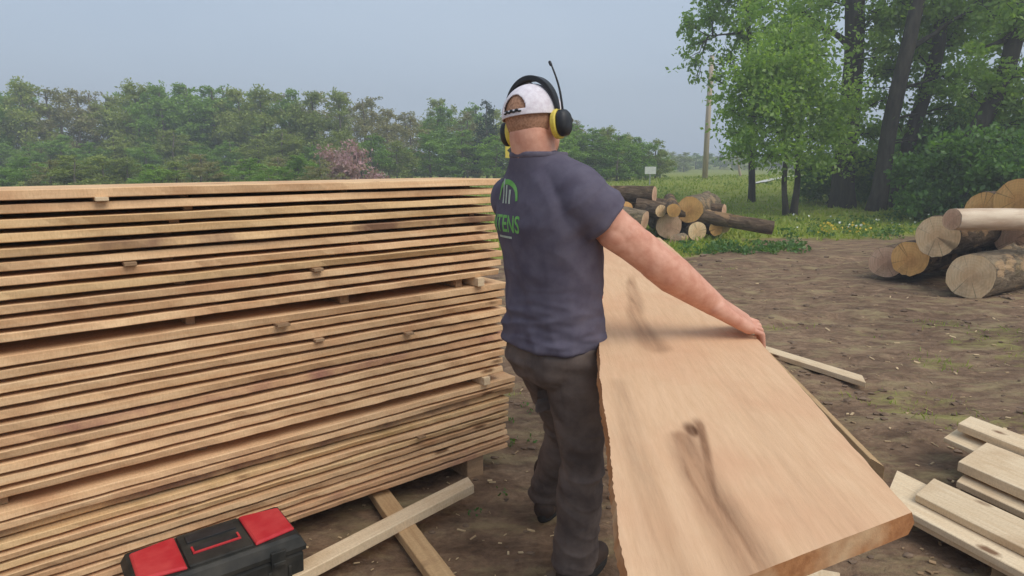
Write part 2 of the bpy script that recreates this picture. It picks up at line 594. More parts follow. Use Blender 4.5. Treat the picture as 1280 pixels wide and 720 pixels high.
def frame_mesh(mb, O, ax, ay):
    """move a builder's points into a local frame (origin O, x axis ax, y axis ay, z up) -> returns matrix"""
    ax = Vector(ax).normalized()
    az = ax.cross(Vector(ay)).normalized()
    ay = az.cross(ax)
    Mx = Matrix((ax, ay, az)).transposed().to_4x4()
    Mx.translation = Vector(O)
    return Mx


# ------------------------------------------------------------------ ground sheet
def build_ground():
    na = 560
    radii = [.35]
    while radii[-1] < 1500:
        r = radii[-1]
        radii.append(r * (1.017 if r < 20 else 1.03 if r < 80 else 1.15))
    angs = []
    # finer in the half plane the camera looks at
    for k in range(na):
        u = k / na
        t = 2 * math.pi * u
        angs.append(t - .62 * math.sin(t))          # dense round t = 0
    vs, gr = [(0, 0, ground_h(0, 0))], [grass_amount(0, 0)]
    for r in radii:
        for t in angs:
            x, y = r * math.sin(t), r * math.cos(t)
            vs.append((x, y, ground_h(x, y)))
            gr.append(grass_amount(x, y) if r < 90 else 1.0)
    fs = [(0, 1 + (k + 1) % na, 1 + k) for k in range(na)]
    for i in range(len(radii) - 1):
        o = 1 + i * na
        for k in range(na):
            k2 = (k + 1) % na
            fs.append((o + k, o + k2, o + na + k2, o + na + k))
    me = bpy.data.meshes.new('ground')
    me.from_pydata(vs, [], fs)
    me.update()
    a = me.attributes.new('grass', 'FLOAT', 'POINT')
    a.data.foreach_set('value', np.array(gr, dtype=np.float32))
    bm = bmesh.new(); bm.from_mesh(me)
    bmesh.ops.recalc_face_normals(bm, faces=bm.faces)
    bm.to_mesh(me); bm.free()
    if me.polygons[5].normal.z < 0:
        me.flip_normals()
    return tag(put('ground', me, M['ground']), kind='structure')


build_ground()


# ------------------------------------------------------------------ grass, flowers, litter (stuff)
def scatter_blades(n, xr, yr, hmin, hmax, name, mat, thresh=.45, wid=.012, view=True):
    out = []
    tries = 0
    while len(out) < n and tries < n * 12:
        tries += 1
        # even in picture area: pick distance with density falling off
        u = random.random()
        y = yr[0] * (yr[1] / yr[0]) ** u
        x = y * random.uniform(xr[0], xr[1])
        g = grass_amount(x, y)
        if g < thresh or random.random() > g * (.45 + .55 * (noise.noise((x * .9, y * .9, 8)) > -.15)):
            continue
        if .0 < x < 2.8 and 13.6 < y < 15.6 and random.random() < .4:
            continue
        out.append((x, y, ground_h(x, y) - .01))
    P = np.array(out)
    n = len(P)
    d = P[:, 1]
    h = RNG.uniform(hmin, hmax, n) * (.7 + .6 * RNG.random(n))
    w = wid * (1 + d / 14)
    a = RNG.uniform(0, 2 * np.pi, n)
    dx, dy = np.cos(a) * w, np.sin(a) * w
    lx, ly = RNG.normal(0, .45, n) * h, RNG.normal(0, .45, n) * h
    V = np.zeros((n, 4, 3))
    V[:, 0] = P + np.stack([-dx, -dy, 0 * dx], 1)
    V[:, 1] = P + np.stack([dx, dy, 0 * dx], 1)
    V[:, 2] = P + np.stack([lx * .5 + dx * .8, ly * .5 + dy * .8, h * .6], 1)
    V[:, 3] = P + np.stack([lx, ly, h], 1)
    return tag(put(name, np_mesh(name, V.reshape(-1, 3), 4), mat, smooth=False), kind='stuff')


o = scatter_blades(52000, (-1.0, 1.0), (9.5, 45), .05, .16, 'grass', M['grass'])
tag(o, 'short green grass growing beyond the bare mud yard', 'grass')
o = scatter_blades(1500, (-.3, 1.0), (3.0, 11), .02, .06, 'sparse_grass', M['grass'], thresh=.3, wid=.003)
tag(o, 'sparse short grass sprouting from the churned mud', 'grass')


def scatter_weeds():
    V = []
    spots = []
    for k in range(90):
        px = random.uniform(850, 1010); Y = random.uniform(11.8, 13.6)
        spots.append(((px - 640) / 800 * Y, Y))
    for k in range(150):
        px = random.uniform(960, 1290); Y = random.uniform(14.5, 20)
        spots.append(((px - 640) / 800 * Y, Y))
    for k in range(14):
        spots.append((random.uniform(-.2, .35), random.uniform(2.5, 4.4)))
    for x, y in spots:
        near = y < 6
        s = .03 if near else random.uniform(.07, .16)
        z = ground_h(x, y)
        for j in range(9 if near else 16):
            a = random.uniform(0, 6.28); r = random.uniform(0, s * 1.6)
            c = Vector((x + r * math.cos(a), y + r * math.sin(a), z + random.uniform(0.1, .9) * s))
            t = Vector((random.gauss(0, 1), random.gauss(0, 1), random.gauss(.3, .5))).normalized()
            b = t.cross(Vector((random.gauss(0, 1), random.gauss(0, 1), random.gauss(0, 1)))).normalized()
            l, w = s * random.uniform(.5, .9), s * .22
            V += [c - t * l * .5, c + b * w, c + t * l * .5, c - b * w]
    return np.array([tuple(v) for v in V])


tag(put('weeds', np_mesh('weeds', scatter_weeds(), 4), M['weed'], smooth=False),
    'broad leafed green weeds along the edge of the grass', 'weeds', kind='stuff')


def scatter_flowers(n, pxr, yr, mat, size, name, label, hz):
    V = []
    for k in range(n):
        Y = random.uniform(*yr); x = (random.uniform(*pxr) - 640) / 800 * Y
        c = Vector((x, Y, ground_h(x, Y) + random.uniform(*hz)))
        s = size * random.uniform(.6, 1.2)
        for q in range(2):
            t = Vector((random.gauss(0, 1), random.gauss(0, 1), random.gauss(0, .6))).normalized()
            b = t.cross(Vector((random.gauss(0, 1), random.gauss(0, 1), random.gauss(0, 1)))).normalized()
            V += [c - t * s, c + b * s, c + t * s, c - b * s]
    V = np.array([tuple(v) for v in V])
    tag(put(name, np_mesh(name, V, 4), mat, smooth=False), label, 'flowers', kind='stuff')


scatter_flowers(26, (990, 1200), (14.5, 19), M['flower_white'], .035, 'white_flowers', 'tiny white flowers in the grass before the trees', (.12, .3))
scatter_flowers(45, (1020, 1090), (15.0, 17), M['flower_yellow'], .035, 'yellow_flowers', 'patch of yellow dandelions in the grass before the trees', (.08, .2))


def scatter_chips():
    mb = MB()
    def chip(x, y, s):
        z = ground_h(x, y) + .004
        R = Matrix.Rotation(random.uniform(0, 6.28), 3, 'Z') @ Matrix.Rotation(random.gauss(0, .25), 3, 'X') @ Matrix.Rotation(random.gauss(0, .25), 3, 'Y')
        mb.box((x, y, z), (s * random.uniform(1, 3.2), s * random.uniform(.35, .9), s * .18 + .002), R)
    for k in range(600):                       # around the stack foot and the man's feet
        u = random.random()
        y = 1.0 * (6.0) ** u
        x = y * random.uniform(-.55, .3)
        chip(x, y, random.uniform(.004, .014))
    for k in range(420):
        y = 2.2 * 6.0 ** random.random()
        x = y * random.uniform(.2, .95)
        chip(x, y, random.uniform(.006, .022) * (.7 + y / 14))
    return mb


tag(scatter_chips().build('wood_chips', M['chips'], smooth=False, fix=False), 'scattered wood chips and bark splinters on the mud', 'wood chips', kind='stuff')


def scatter_clods():
    ico = bmesh.new()
    bmesh.ops.create_icosphere(ico, subdivisions=1, radius=1)
    bv = [v.co.copy() for v in ico.verts]
    bf = [tuple(v.index for v in f.verts) for f in ico.faces]
    ico.free()
    mb = MB()
    for k in range(1300):
        y = 2.0 * 6.2 ** random.random()
        x = y * random.uniform(-.15, .95)
        if x < 0.4 and y < 3.6 and random.random() < .6:
            continue
        s = random.uniform(.006, .026) * (.6 + y / 9)
        if noise.noise((x * .7, y * .7, 12)) < -.1:
            s *= .5
        z = ground_h(x, y) + s * .1
        q = random.random() * 50
        mb.add([Vector((x, y, z)) + Vector((v.x * 1.3, v.y, v.z * .6)) * s * (1 + .6 * noise.noise(v * 1.6 + Vector((q, q, q)))) for v in bv], bf)
    return mb


tag(scatter_clods().build('dirt_clods', M['clod'], smooth=False, fix=False), 'lumps of dried mud churned up across the yard', 'dirt clods', kind='stuff')

# pale gravel drive at the edge of the meadow
mb = MB()
pts = [(940, 232), (962, 229), (978, 226), (1000, 223)]
L1, L2 = [], []
for k in range(9):
    u = k / 8
    Y = 34 + 9 * u
    x = (945 + 60 * u - 640) / 800 * Y
    L1.append(Vector((x - .9, Y - .7, hill(x - .9, Y - .7) + .05)))
    L2.append(Vector((x + .9, Y + 1.1, hill(x + .9, Y + 1.1) + .05)))
mb.add(L1 + L2, [(k, k + 1, 9 + k + 1, 9 + k) for k in range(8)])
tag(mb.build('gravel_path', M['gravel']), kind='structure')


# ------------------------------------------------------------------ tall stack of boards
CORNER = Vector((0.0, 3.14, 0))
U = Vector((-.782, -.623, 0)).normalized()          # along the boards, towards the camera
NRM = Vector((.623, -.782, 0)).normalized()         # the face the camera sees
ORD = ['top', 'second', 'third', 'fourth', 'fifth', 'sixth', 'seventh', 'eighth', 'ninth', 'tenth', 'lowest']


TA = .012                                            # the stack leans down a little towards the near end
TILT = Matrix.Rotation(math.atan(TA), 4, 'Y')


def stack_board(zt, th, end, front, mat, label, seed, L=3.0, W=.78, wob=.009):
    """local x runs along -U (so the far right end is x = 0 .. -L), y into the stack"""
    mb = MB()
    rs = []
    N = 90
    for i in range(N + 1):
        x = L * i / N
        f = wob * (noise.noise((x * 1.6, seed * 3.7, 1)) * 1.3 + .6 * noise.noise((x * 9, seed * 5.1, 2)) + .35 * noise.noise((x * 35, seed, 4)))
        g = wob * (noise.noise((x * 1.2, seed * 2.3, 9)) + .3 * noise.noise((x * 30, seed, 14)))
        dz = .0022 * noise.noise((x * 1.1, seed * 1.9, 6))
        dt = .0022 * noise.noise((x * 6, seed * 1.1, 8)) - .0012
        c = .0025
        rs.append([(x, f + c, dz), (x, f, dz + c), (x, g, th - c + dz + dt), (x, g + c, th + dz + dt),
                   (x, W, th + dz), (x, W, dz)])
    mb.rings(rs)
    o = mb.build('board', mat, smooth=False)
    o.matrix_world = frame_mesh(None, CORNER + U * end + NRM * front + Vector((0, 0, zt - th)), U, -NRM) if False else \
        Matrix(((U.x, -NRM.x, 0, 0), (U.y, -NRM.y, 0, 0), (0, 0, 1, 0), (0, 0, 0, 1))) @ TILT
    p = CORNER + U * end + NRM * front
    o.location = (p.x, p.y, zt - th - end * TA)
    tag(o, label, 'board', 'boards of the tall lumber stack')
    return o


gaps = []
BND = [('upper', 1.490, .0434, .0286, .075), ('middle', .9855, .0426, .0296, .045), ('bottom', .489, .0350, .0246, .025)]
si = 0
for bi, (bname, ztop, pitch, th, end0) in enumerate(BND):
    for k in range(11):
        si += 1
        zt = ztop - pitch * k
        mat = M['rough']
        if bi == 0 and k in (2, 3, 7): mat = M['green']
        if bi == 0 and k == 4: mat = M['barky']
        if bi == 1 and k in (6, ): mat = M['red']
        if bi == 2 and k in (2, ): mat = M['barky']
        if bi == 2 and k in (3, 5): mat = M['green']
        if bi == 2 and k >= 9: mat = M['red']
        end = end0 + random.uniform(-.015, .02)
        front = random.uniform(-.008, .006)
        if (bi, k) == (0, 0): front = .0
        if (bi, k) in ((2, 0), (2, 1), (2, 2)): end -= .05
        if (bi, k) == (2, 2): front -= .02
        tone = {'sawn_edge_wood': 'tan', 'yellowish_sawn_wood': 'yellowish', 'barky_edge_wood': 'bark stained', 'reddish_edge_wood': 'reddish'}[mat.name]
        if (bi, k) == (0, 0):
            lab = 'pale rough sawn board lying on the very top of the tall lumber stack'
        else:
            lab = f'{tone} board edge, {ORD[k]} of the {bname} bundle in the tall lumber stack'
        stack_board(zt, th if k else th + .003, end, front, mat, lab, si, W=.52 if (bi, k) == (0, 0) else .78)
        if k < 10:
            gaps.append((bi, k, zt - th, zt - pitch))
        elif bi < 2:
            gaps.append((bi, k, zt - th, BND[bi + 1][1]))

VIS = {(0, 0): (1.62, 'small square pale sticker end in the topmost gap at the left of the stack'),
       (0, 5): (1.56, 'grey sticker end poking out of the upper bundle left of centre'),
       (0, 7): (.92, 'tall grey sticker end poking out high in the middle of the stack'),
       (0, 10): (.13, 'pale sticker end in the upper wide gap of the stack beside the man'),
       (1, 0): (1.10, 'broad grey sticker end just under the upper wide gap of the stack'),
       (1, 2): (.96, 'brown sticker end below the upper wide gap, right of the grey one'),
       (1, 3): (.55, 'dark small sticker end in the middle bundle towards the man'),
       (1, 10): (.13, 'pale block end poking out of the lower wide gap beside the man'),
       (2, 4): (.52, 'dark sticker end in the bottom bundle above the loose planks')}
for (bi, k, z1, z0) in gaps:
    h = z1 - z0
    for s0 in (.18, .78, 1.4, 2.05, 2.7):
        if random.random() < .32 and s0 not in (.18, 1.4, 2.7):
            continue
        w = random.uniform(.025, .04)
        s = s0 + random.uniform(-.05, .05)
        rec = random.uniform(.035, .09)
        mb = MB()
        mb.box((0, .33, h / 2), (w, .66, h - .002))
        o = mb.build('sticker', M['sticker'], smooth=False, bevel=.0015)
        p = CORNER + U * (BND[bi][4] + s) - NRM * rec
        o.matrix_world = Matrix(((U.x, -NRM.x, 0, p.x), (U.y, -NRM.y, 0, p.y), (0, 0, 1, z0 - TA * (BND[bi][4] + s)), (0, 0, 0, 1)))
        tag(o, 'thin wooden sticker strip set back in a narrow gap between stacked boards', 'sticker', 'set back sticker strips in the lumber stack')
    if (bi, k) in VIS:
        s, lab = VIS[(bi, k)]
        w = .038 if (bi, k) != (1, 0) else .05
        mb = MB()
        mb.box((0, .1, h / 2), (w, .25, h - .0016))
        o = mb.build('sticker', M['pale'] if 'pale' in lab else M['sticker'], smooth=False, bevel=.002)
        p = CORNER + U * (BND[bi][4] + s) + NRM * random.uniform(-.006, .003)
        o.matrix_world = Matrix(((U.x, -NRM.x, 0, p.x), (U.y, -NRM.y, 0, p.y), (0, 0, 1, z0 - TA * (BND[bi][4] + s)), (0, 0, 0, 1)))
        tag(o, lab, 'sticker', 'sticker ends showing in the lumber stack')
# bearers under the stack
zb = BND[2][1] - .035 * 10 - .0246
for s, lab in ((.22, 'dark bearer beam under the far end of the lumber stack'), (1.55, 'bearer beam under the middle of the lumber stack behind the toolbox'),
               (2.75, 'bearer beam under the near end of the lumber stack')):
    mb = MB()
    mb.box((0, .42, (zb - TA * s) / 2 - .03), (.1, .8, zb - TA * s + .06 - .004))
    o = mb.build('bearer', M['sticker'], smooth=False, bevel=.004)
    p = CORNER + U * s
    o.matrix_world = Matrix(((U.x, -NRM.x, 0, p.x), (U.y, -NRM.y, 0, p.y), (0, 0, 1, 0), (0, 0, 0, 1)))
    tag(o, lab, 'bearer', 'bearers under the lumber stack')


# ------------------------------------------------------------------ loose planks
def plank(name, near, far, d, L, th, mat, label, group=None, cat='plank', seed=0, dz=0.0, warp=.004):
    """near / far: the two top corners of the visible end; the board runs L along d"""
    near, far, d = Vector(near), Vector(far), Vector(d).normalized()
    W = (far - near)
    skew = W.dot(d)
    wv = W - d * skew
    w = wv.length
    wv.normalize()
    up = d.cross(wv).normalized()
    if up.z < 0: up = -up
    mb = MB()
    N = 36
    rs = []
    for i in range(N + 1):
        u = i / N
        e1 = warp * (noise.noise((u * L * 2, seed * 3.3, 1)) + .4 * noise.noise((u * L * 14, seed, 5)))
        e2 = warp * (noise.noise((u * L * 2, seed * 3.3, 21)) + .4 * noise.noise((u * L * 14, seed, 25)))
        bow = warp * .7 * noise.noise((u * L * .8, seed * 2.1, 31)) + dz * u
        c = min(.003, th * .12)
        x0, x1 = u * L, skew + u * (L - skew)
        rs.append([(x0, e1 + c, -th + bow), (x0, e1, -th + c + bow), (x0, e1, -c + bow), (x0, e1 + c, bow),
                   (x1, w + e2 - c, bow), (x1, w + e2, -c + bow), (x1, w + e2, -th + c + bow), (x1, w + e2 - c, -th + bow)])
    mb.rings(rs)
    o = mb.build(name, mat, smooth=False)
    o.matrix_world = Matrix(((d.x, wv.x, up.x, near.x), (d.y, wv.y, up.y, near.y), (d.z, wv.z, up.z, near.z), (0, 0, 0, 1)))
    tag(o, label, cat, group)
    return o


# lower left: a bearer poking from under the stack and a pale plank lying across it
a, b = at_z(462, 614, .075), at_z(484, 609, .075)
d = (at_z(548, 735, .06) - a); d.z = -.012
plank('plank', a - d.normalized() * .25, b - d.normalized() * .25, d, 1.35, .045, M['plank2'], 'tan plank sticking out from under the lumber stack, crossed by a pale plank', seed=41, group='loose planks by the lumber stack')
a, b = at_z(592, 606, .118), at_z(584, 596, .118)
d = (at_z(352, 728, .105) - a); d.z = -.02
plank('plank', a, b, d, 1.9, .042, M['pale'], 'long pale plank lying crosswise over the tan plank beside the toolbox', seed=42, group='loose planks by the lumber stack')

# lower right: heap of pale planks
DR = Vector((.35, -.94, 0))
heap = [
    # near px, far px, z top, thickness, direction tweak, length, material, label
    ((1106, 624), (1122, 588), .118, .030, 0.00, 2.2, 'pale', 'wide pale plank at the left of the heap, its end tucked by the carried slab'),
    ((1112, 634), (1130, 606), .086, .026, .02, 2.2, 'pale', 'lowest pale plank of the heap on the bearer, nearest the viewer'),
    ((1145, 618), (1168, 598), .152, .032, .0, 2.1, 'pale', 'broad pinkish pale plank lying uppermost at the front of the heap'),
    ((1196, 601), (1206, 592), .140, .030, -.02, 2.0, 'pale', 'narrow pale plank between the front boards and the thick plank of the heap'),
    ((1198, 577), (1234, 553), .200, .046, -.03, 2.0, 'pale', 'thick pale plank with a grey rough edge in the middle of the heap'),
    ((1180, 547), (1204, 531), .165, .024, -.10, 2.0, 'pale', 'low pale plank jutting out leftmost at the back of the heap'),
    ((1198, 529), (1214, 520), .232, .040, -.06, 2.0, 'pale', 'topmost pale plank at the back of the heap'),
]
for i, (n_, f_, zt, th, tw, L, mt, lab) in enumerate(heap):
    d = Matrix.Rotation(tw, 3, 'Z') @ DR
    plank('plank', at_z(*n_, zt), at_z(*f_, zt), d, L, th, M[mt], lab, 'pale planks heaped at the lower right', seed=60 + i)
plank('plank', at_z(1240, 711, .055), at_z(1247, 703, .055), (.93, .3, 0), 1.1, .055, M['plank2'], 'short bearer plank under the front of the plank heap', 'bearers under the plank heap', seed=71)
plank('plank', at_z(1216, 560, .12), at_z(1222, 552, .12), (.93, .3, 0), 1.1, .12, M['plank2'], 'squared bearer under the back of the plank heap', 'bearers under the plank heap', seed=72)
# boards lying in the mud under the carried slab
plank('plank', at_z(1106, 583, .075), at_z(1088, 573, .075), at_z(952, 430, .075) - at_z(1106, 583, .075), 2.4, .075, M['plank2'], 'tan beam lying on the mud, its near end showing beside the carried slab', seed=73)
plank('plank', at_z(1050, 716, .035), at_z(1008, 708, .035), (-.45, -.9, 0), 1.0, .035, M['pale'], 'pale board lying on the mud beneath the near end of the carried slab', seed=74)
# lath on the mud
p0, p1 = at_z(1082, 478, .045), at_z(1078, 469, .045)
plank('plank', p0, p1, at_z(930, 430, .045) - p0, 1.9, .04, M['pale'], 'narrow pale board lying alone on the mud beyond the carried slab', seed=75)

# ------------------------------------------------------------------ carried slab
def slab_z(y):
    return .98 + .098 * (y - 2.14)


def slab_left(y):
    return .19 + .080 * (y - .95) + .012 * noise.noise((y * 2.2, 5, 1)) + .004 * noise.noise((y * 11, 5, 2)) + .0025 * noise.noise((y * 70, 5, 2))


def slab_right(y):
    base = .762 + .057 * (y - 1.12)
    if y > 2.6: base -= .03 * (y - 2.6) ** 2
    return base + .008 * noise.noise((y * 2.0, 9, 1)) + .003 * noise.noise((y * 14, 9, 2))


def slab_pt(px, py):                       # picture point on the slab's top plane
    r = ray(px, py)
    # z = .98+.098(y-2.14)
    t = (CAM_H - (.98 - .098 * 2.14)) / (.098 * r.y - r.z)
    p = Vector((0, 0, CAM_H)) + r * t
    return p.x, p.y


def poly_d(p, pts):
    best = 1e9
    tt = 0
    for i in range(len(pts) - 1):
        ax, ay = pts[i]; bx, by = pts[i + 1]
        vx, vy = bx - ax, by - ay
        t = max(0, min(1, ((p[0] - ax) * vx + (p[1] - ay) * vy) / (vx * vx + vy * vy)))
        dd = math.hypot(p[0] - ax - vx * t, p[1] - ay - vy * t)
        if dd < best: best, tt = dd, (i + t) / (len(pts) - 1)
    return best, tt


def build_slab():
    TH = .046
    NY, NX = 520, 170
    s1 = [slab_pt(*p) for p in ((788, 340), (791, 365), (794, 395), (806, 415), (820, 434))]
    s2 = [slab_pt(*p) for p in ((851, 545), (868, 580), (893, 628), (922, 675), (960, 730))]
    e1 = [slab_pt(*p) for p in ((868, 518), (876, 532), (884, 580), (897, 625), (938, 690), (975, 735))]
    e2 = [slab_pt(*p) for p in ((846, 553), (862, 590), (884, 630), (910, 675), (935, 712))]
    kn_, k2_ = slab_pt(866, 537), slab_pt(844, 552)
    e4 = [slab_pt(*p) for p in ((775, 480), (790, 560), (815, 640), (850, 720))]
    vs, st = [], []
    y_l, y_r = .86, 1.125                     # near end is cut at a slant
    f_l, f_r = 4.05, 3.75
    for j in range(NY + 1):
        v = j / NY
        for i in range(NX + 1):
            u = i / NX
            y0 = y_l + (y_r - y_l) * u
            y1 = f_l + (f_r - f_l) * u
            y = y0 + (y1 - y0) * v
            xl, xr = slab_left(y), slab_right(y)
            x = xl + (xr - xl) * u
            vs.append((x, y, slab_z(y) + .0012 * noise.noise((x * 6, y * 2, 2))))
            p = (x + .010 * noise.noise((x * 9, y * 5, 3)), y + .012 * noise.noise((x * 9, y * 5, 7)))
            s = 0
            d, t = poly_d(p, s1)
            w = .022 + .030 * t
            fib = noise.noise((x * 55, y * 2.2, 40)) + .6 * noise.noise((x * 130, y * 3.0, 41))
            s = max(s, (.52 + .3 * fib) * (1 - sstep(w * .35, w * 1.25, d + .010 * fib)) * sstep(0, .12, t))
            d, t = poly_d(p, s2)
            w = .034 + .030 * t
            s = max(s, (.66 + .38 * fib) * (1 - sstep(w * .3, w * 1.35, d + .010 * fib)) * (1 - .2 * t))
            d, t = poly_d(p, e1)
            s = max(s, (1.05 + .35 * fib) * (1 - sstep(.003, .018, d + .005 * fib)) * (1 - .4 * t) * sstep(0, .2, t))
            d, t = poly_d(p, e2)
            s = max(s, (.9 + .35 * fib) * (1 - sstep(.003, .015, d + .005 * fib)) * (1 - .4 * t) * sstep(0, .3, t))
            d = math.hypot((p[0] - kn_[0]) / .026, (p[1] - kn_[1]) / .044)
            s = max(s, (1.0 + .2 * fib) * (1 - sstep(.3, 1.3, d + .10 * fib)))
            d, t = poly_d(p, e4)
            s = max(s, (.26 + .2 * fib) * (1 - sstep(.004, .06, d)))
            s = max(s,   .12 * sstep(.15, .6, fib * .4 + noise.noise((x * 7, y * .45, 60))))
            s = min(1.0, s)
            s = max(s, .22 * sstep(.25, .6, noise.noise((x * 5, y * .6, 30))))
            st.append(s)
    fs = []
    for j in range(NY):
        for i in range(NX):
            a = j * (NX + 1) + i
            fs.append((a, a + 1, a + NX + 2, a + NX + 1))
    # sides and underside
    loop = [i for i in range(NX + 1)] + [(j) * (NX + 1) + NX for j in range(1, NY + 1)] + \
           [NY * (NX + 1) + i for i in range(NX - 1, -1, -1)] + [j * (NX + 1) for j in range(NY - 1, 0, -1)]
    n0 = len(vs)
    side_faces = []
    for k, a in enumerate(loop):
        x, y, z = vs[a]
        ins = .012 if (a % (NX + 1)) in (0,) else (-.012 if (a % (NX + 1)) == NX else 0)
        vs.append((x - ins * .6 + .002 * noise.noise((x * 40, y * 40, 3)), y, z - TH * .5)); st.append(0)
        vs.append((x + ins * .2, y, z - TH)); st.append(0)
    K = len(loop)
    for k in range(K):
        k2 = (k + 1) % K
        side_faces.append((loop[k2], loop[k], n0 + 2 * k, n0 + 2 * k2))
        side_faces.append((n0 + 2 * k2, n0 + 2 * k, n0 + 2 * k + 1, n0 + 2 * k2 + 1))
    side_faces.append(tuple(n0 + 2 * k + 1 for k in range(K)))
    me = bpy.data.meshes.new('wood_slab')
    me.from_pydata(vs, [], fs + side_faces)
    me.materials.append(M['slab']); me.materials.append(M['slab_edge'])
    mi = np.zeros(len(fs) + len(side_faces), dtype=np.int32)
    mi[len(fs):] = 1
    me.polygons.foreach_set('material_index', mi)
    at = me.attributes.new('stain', 'FLOAT', 'POINT')
    at.data.foreach_set('value', np.array(st, dtype=np.float32))
    bm = bmesh.new(); bm.from_mesh(me)
    bmesh.ops.recalc_face_normals(bm, faces=bm.faces)
    bm.to_mesh(me); bm.free()
    me.update()
    o = bpy.data.objects.new('wood_slab', me)
    C.objects.link(o)
    tag(o, 'wide figured wood slab with dark streaks, carried under the man\'s right arm', 'wood slab')


build_slab()


# ------------------------------------------------------------------ the man
def remeshed(mb, voxel, smooth_it, fac=.5):
    me = mb.mesh('tmp')
    o = bpy.data.objects.new('tmp', me)
    C.objects.link(o)
    r = o.modifiers.new('r', 'REMESH'); r.mode = 'VOXEL'; r.voxel_size = voxel
    if smooth_it:
        s = o.modifiers.new('s', 'SMOOTH'); s.factor = fac; s.iterations = smooth_it
    dg = bpy.context.evaluated_depsgraph_get()
    out = bpy.data.meshes.new_from_object(o.evaluated_get(dg))
    bpy.data.objects.remove(o)
    bpy.data.meshes.remove(me)
    out.materials.clear()
    return out


def displace(me, fn):
    me.update()
    n = len(me.vertices)
    co = np.empty(n * 3, dtype=np.float32); me.vertices.foreach_get('co', co); co = co.reshape(-1, 3)
    no = np.array([v.normal[:] for v in me.vertices], dtype=np.float32)
    d = np.array([fn(c) for c in co], dtype=np.float32)
    co += no * d[:, None]
    me.vertices.foreach_set('co', co.ravel())
    me.update()


def rvec(deg):
    t = math.radians(deg)
    return Vector((math.cos(t), -math.sin(t), 0))


def fvec(deg):
    t = math.radians(deg)
    return Vector((math.sin(t), math.cos(t), 0))


def oval(c, deg, a, b, n=28, e=2.5, tilt=0.0):
    R, Fw = rvec(deg), fvec(deg)
    out = []
    for k in range(n):
        t = 2 * math.pi * k / n
        cx, sy = math.cos(t), math.sin(t)
        x = abs(cx) ** (2 / e) * (1 if cx > 0 else -1)
        y = abs(sy) ** (2 / e) * (1 if sy > 0 else -1)
        out.append(Vector(c) + R * (x * a) + Fw * (y * b) + Vector((0, 0, tilt * x)))
    return out


SH_R, EL_R, WR_R = Vector((.222, 1.995, 1.425)), Vector((.455, 2.01, 1.238)), Vector((.672, 2.075, 1.085))
SH_L, EL_L, WR_L = Vector((.005, 2.285, 1.425)), Vector((.16, 2.50, 1.25)), Vector((.275, 2.46, 1.085))
HIP_L, KN_L, AN_L = Vector((.100, 2.235, .89)), Vector((.222, 2.42, .51)), Vector((.150, 2.60, .14))
HIP_R, KN_R, AN_R = Vector((.208, 2.085, .90)), Vector((.252, 2.12, .50)), Vector((.234, 2.165, .115))
HC = Vector((.070, 2.115, 1.671))
HR, HF, HU = rvec(38), fvec(38), Vector((0, 0, 1))
roll = Matrix.Rotation(math.radians(-7), 3, HF)
HR, HU = roll @ HR, roll @ HU


def hpt(r, f, u):
    return HC + HR * r + HF * f + HU * u


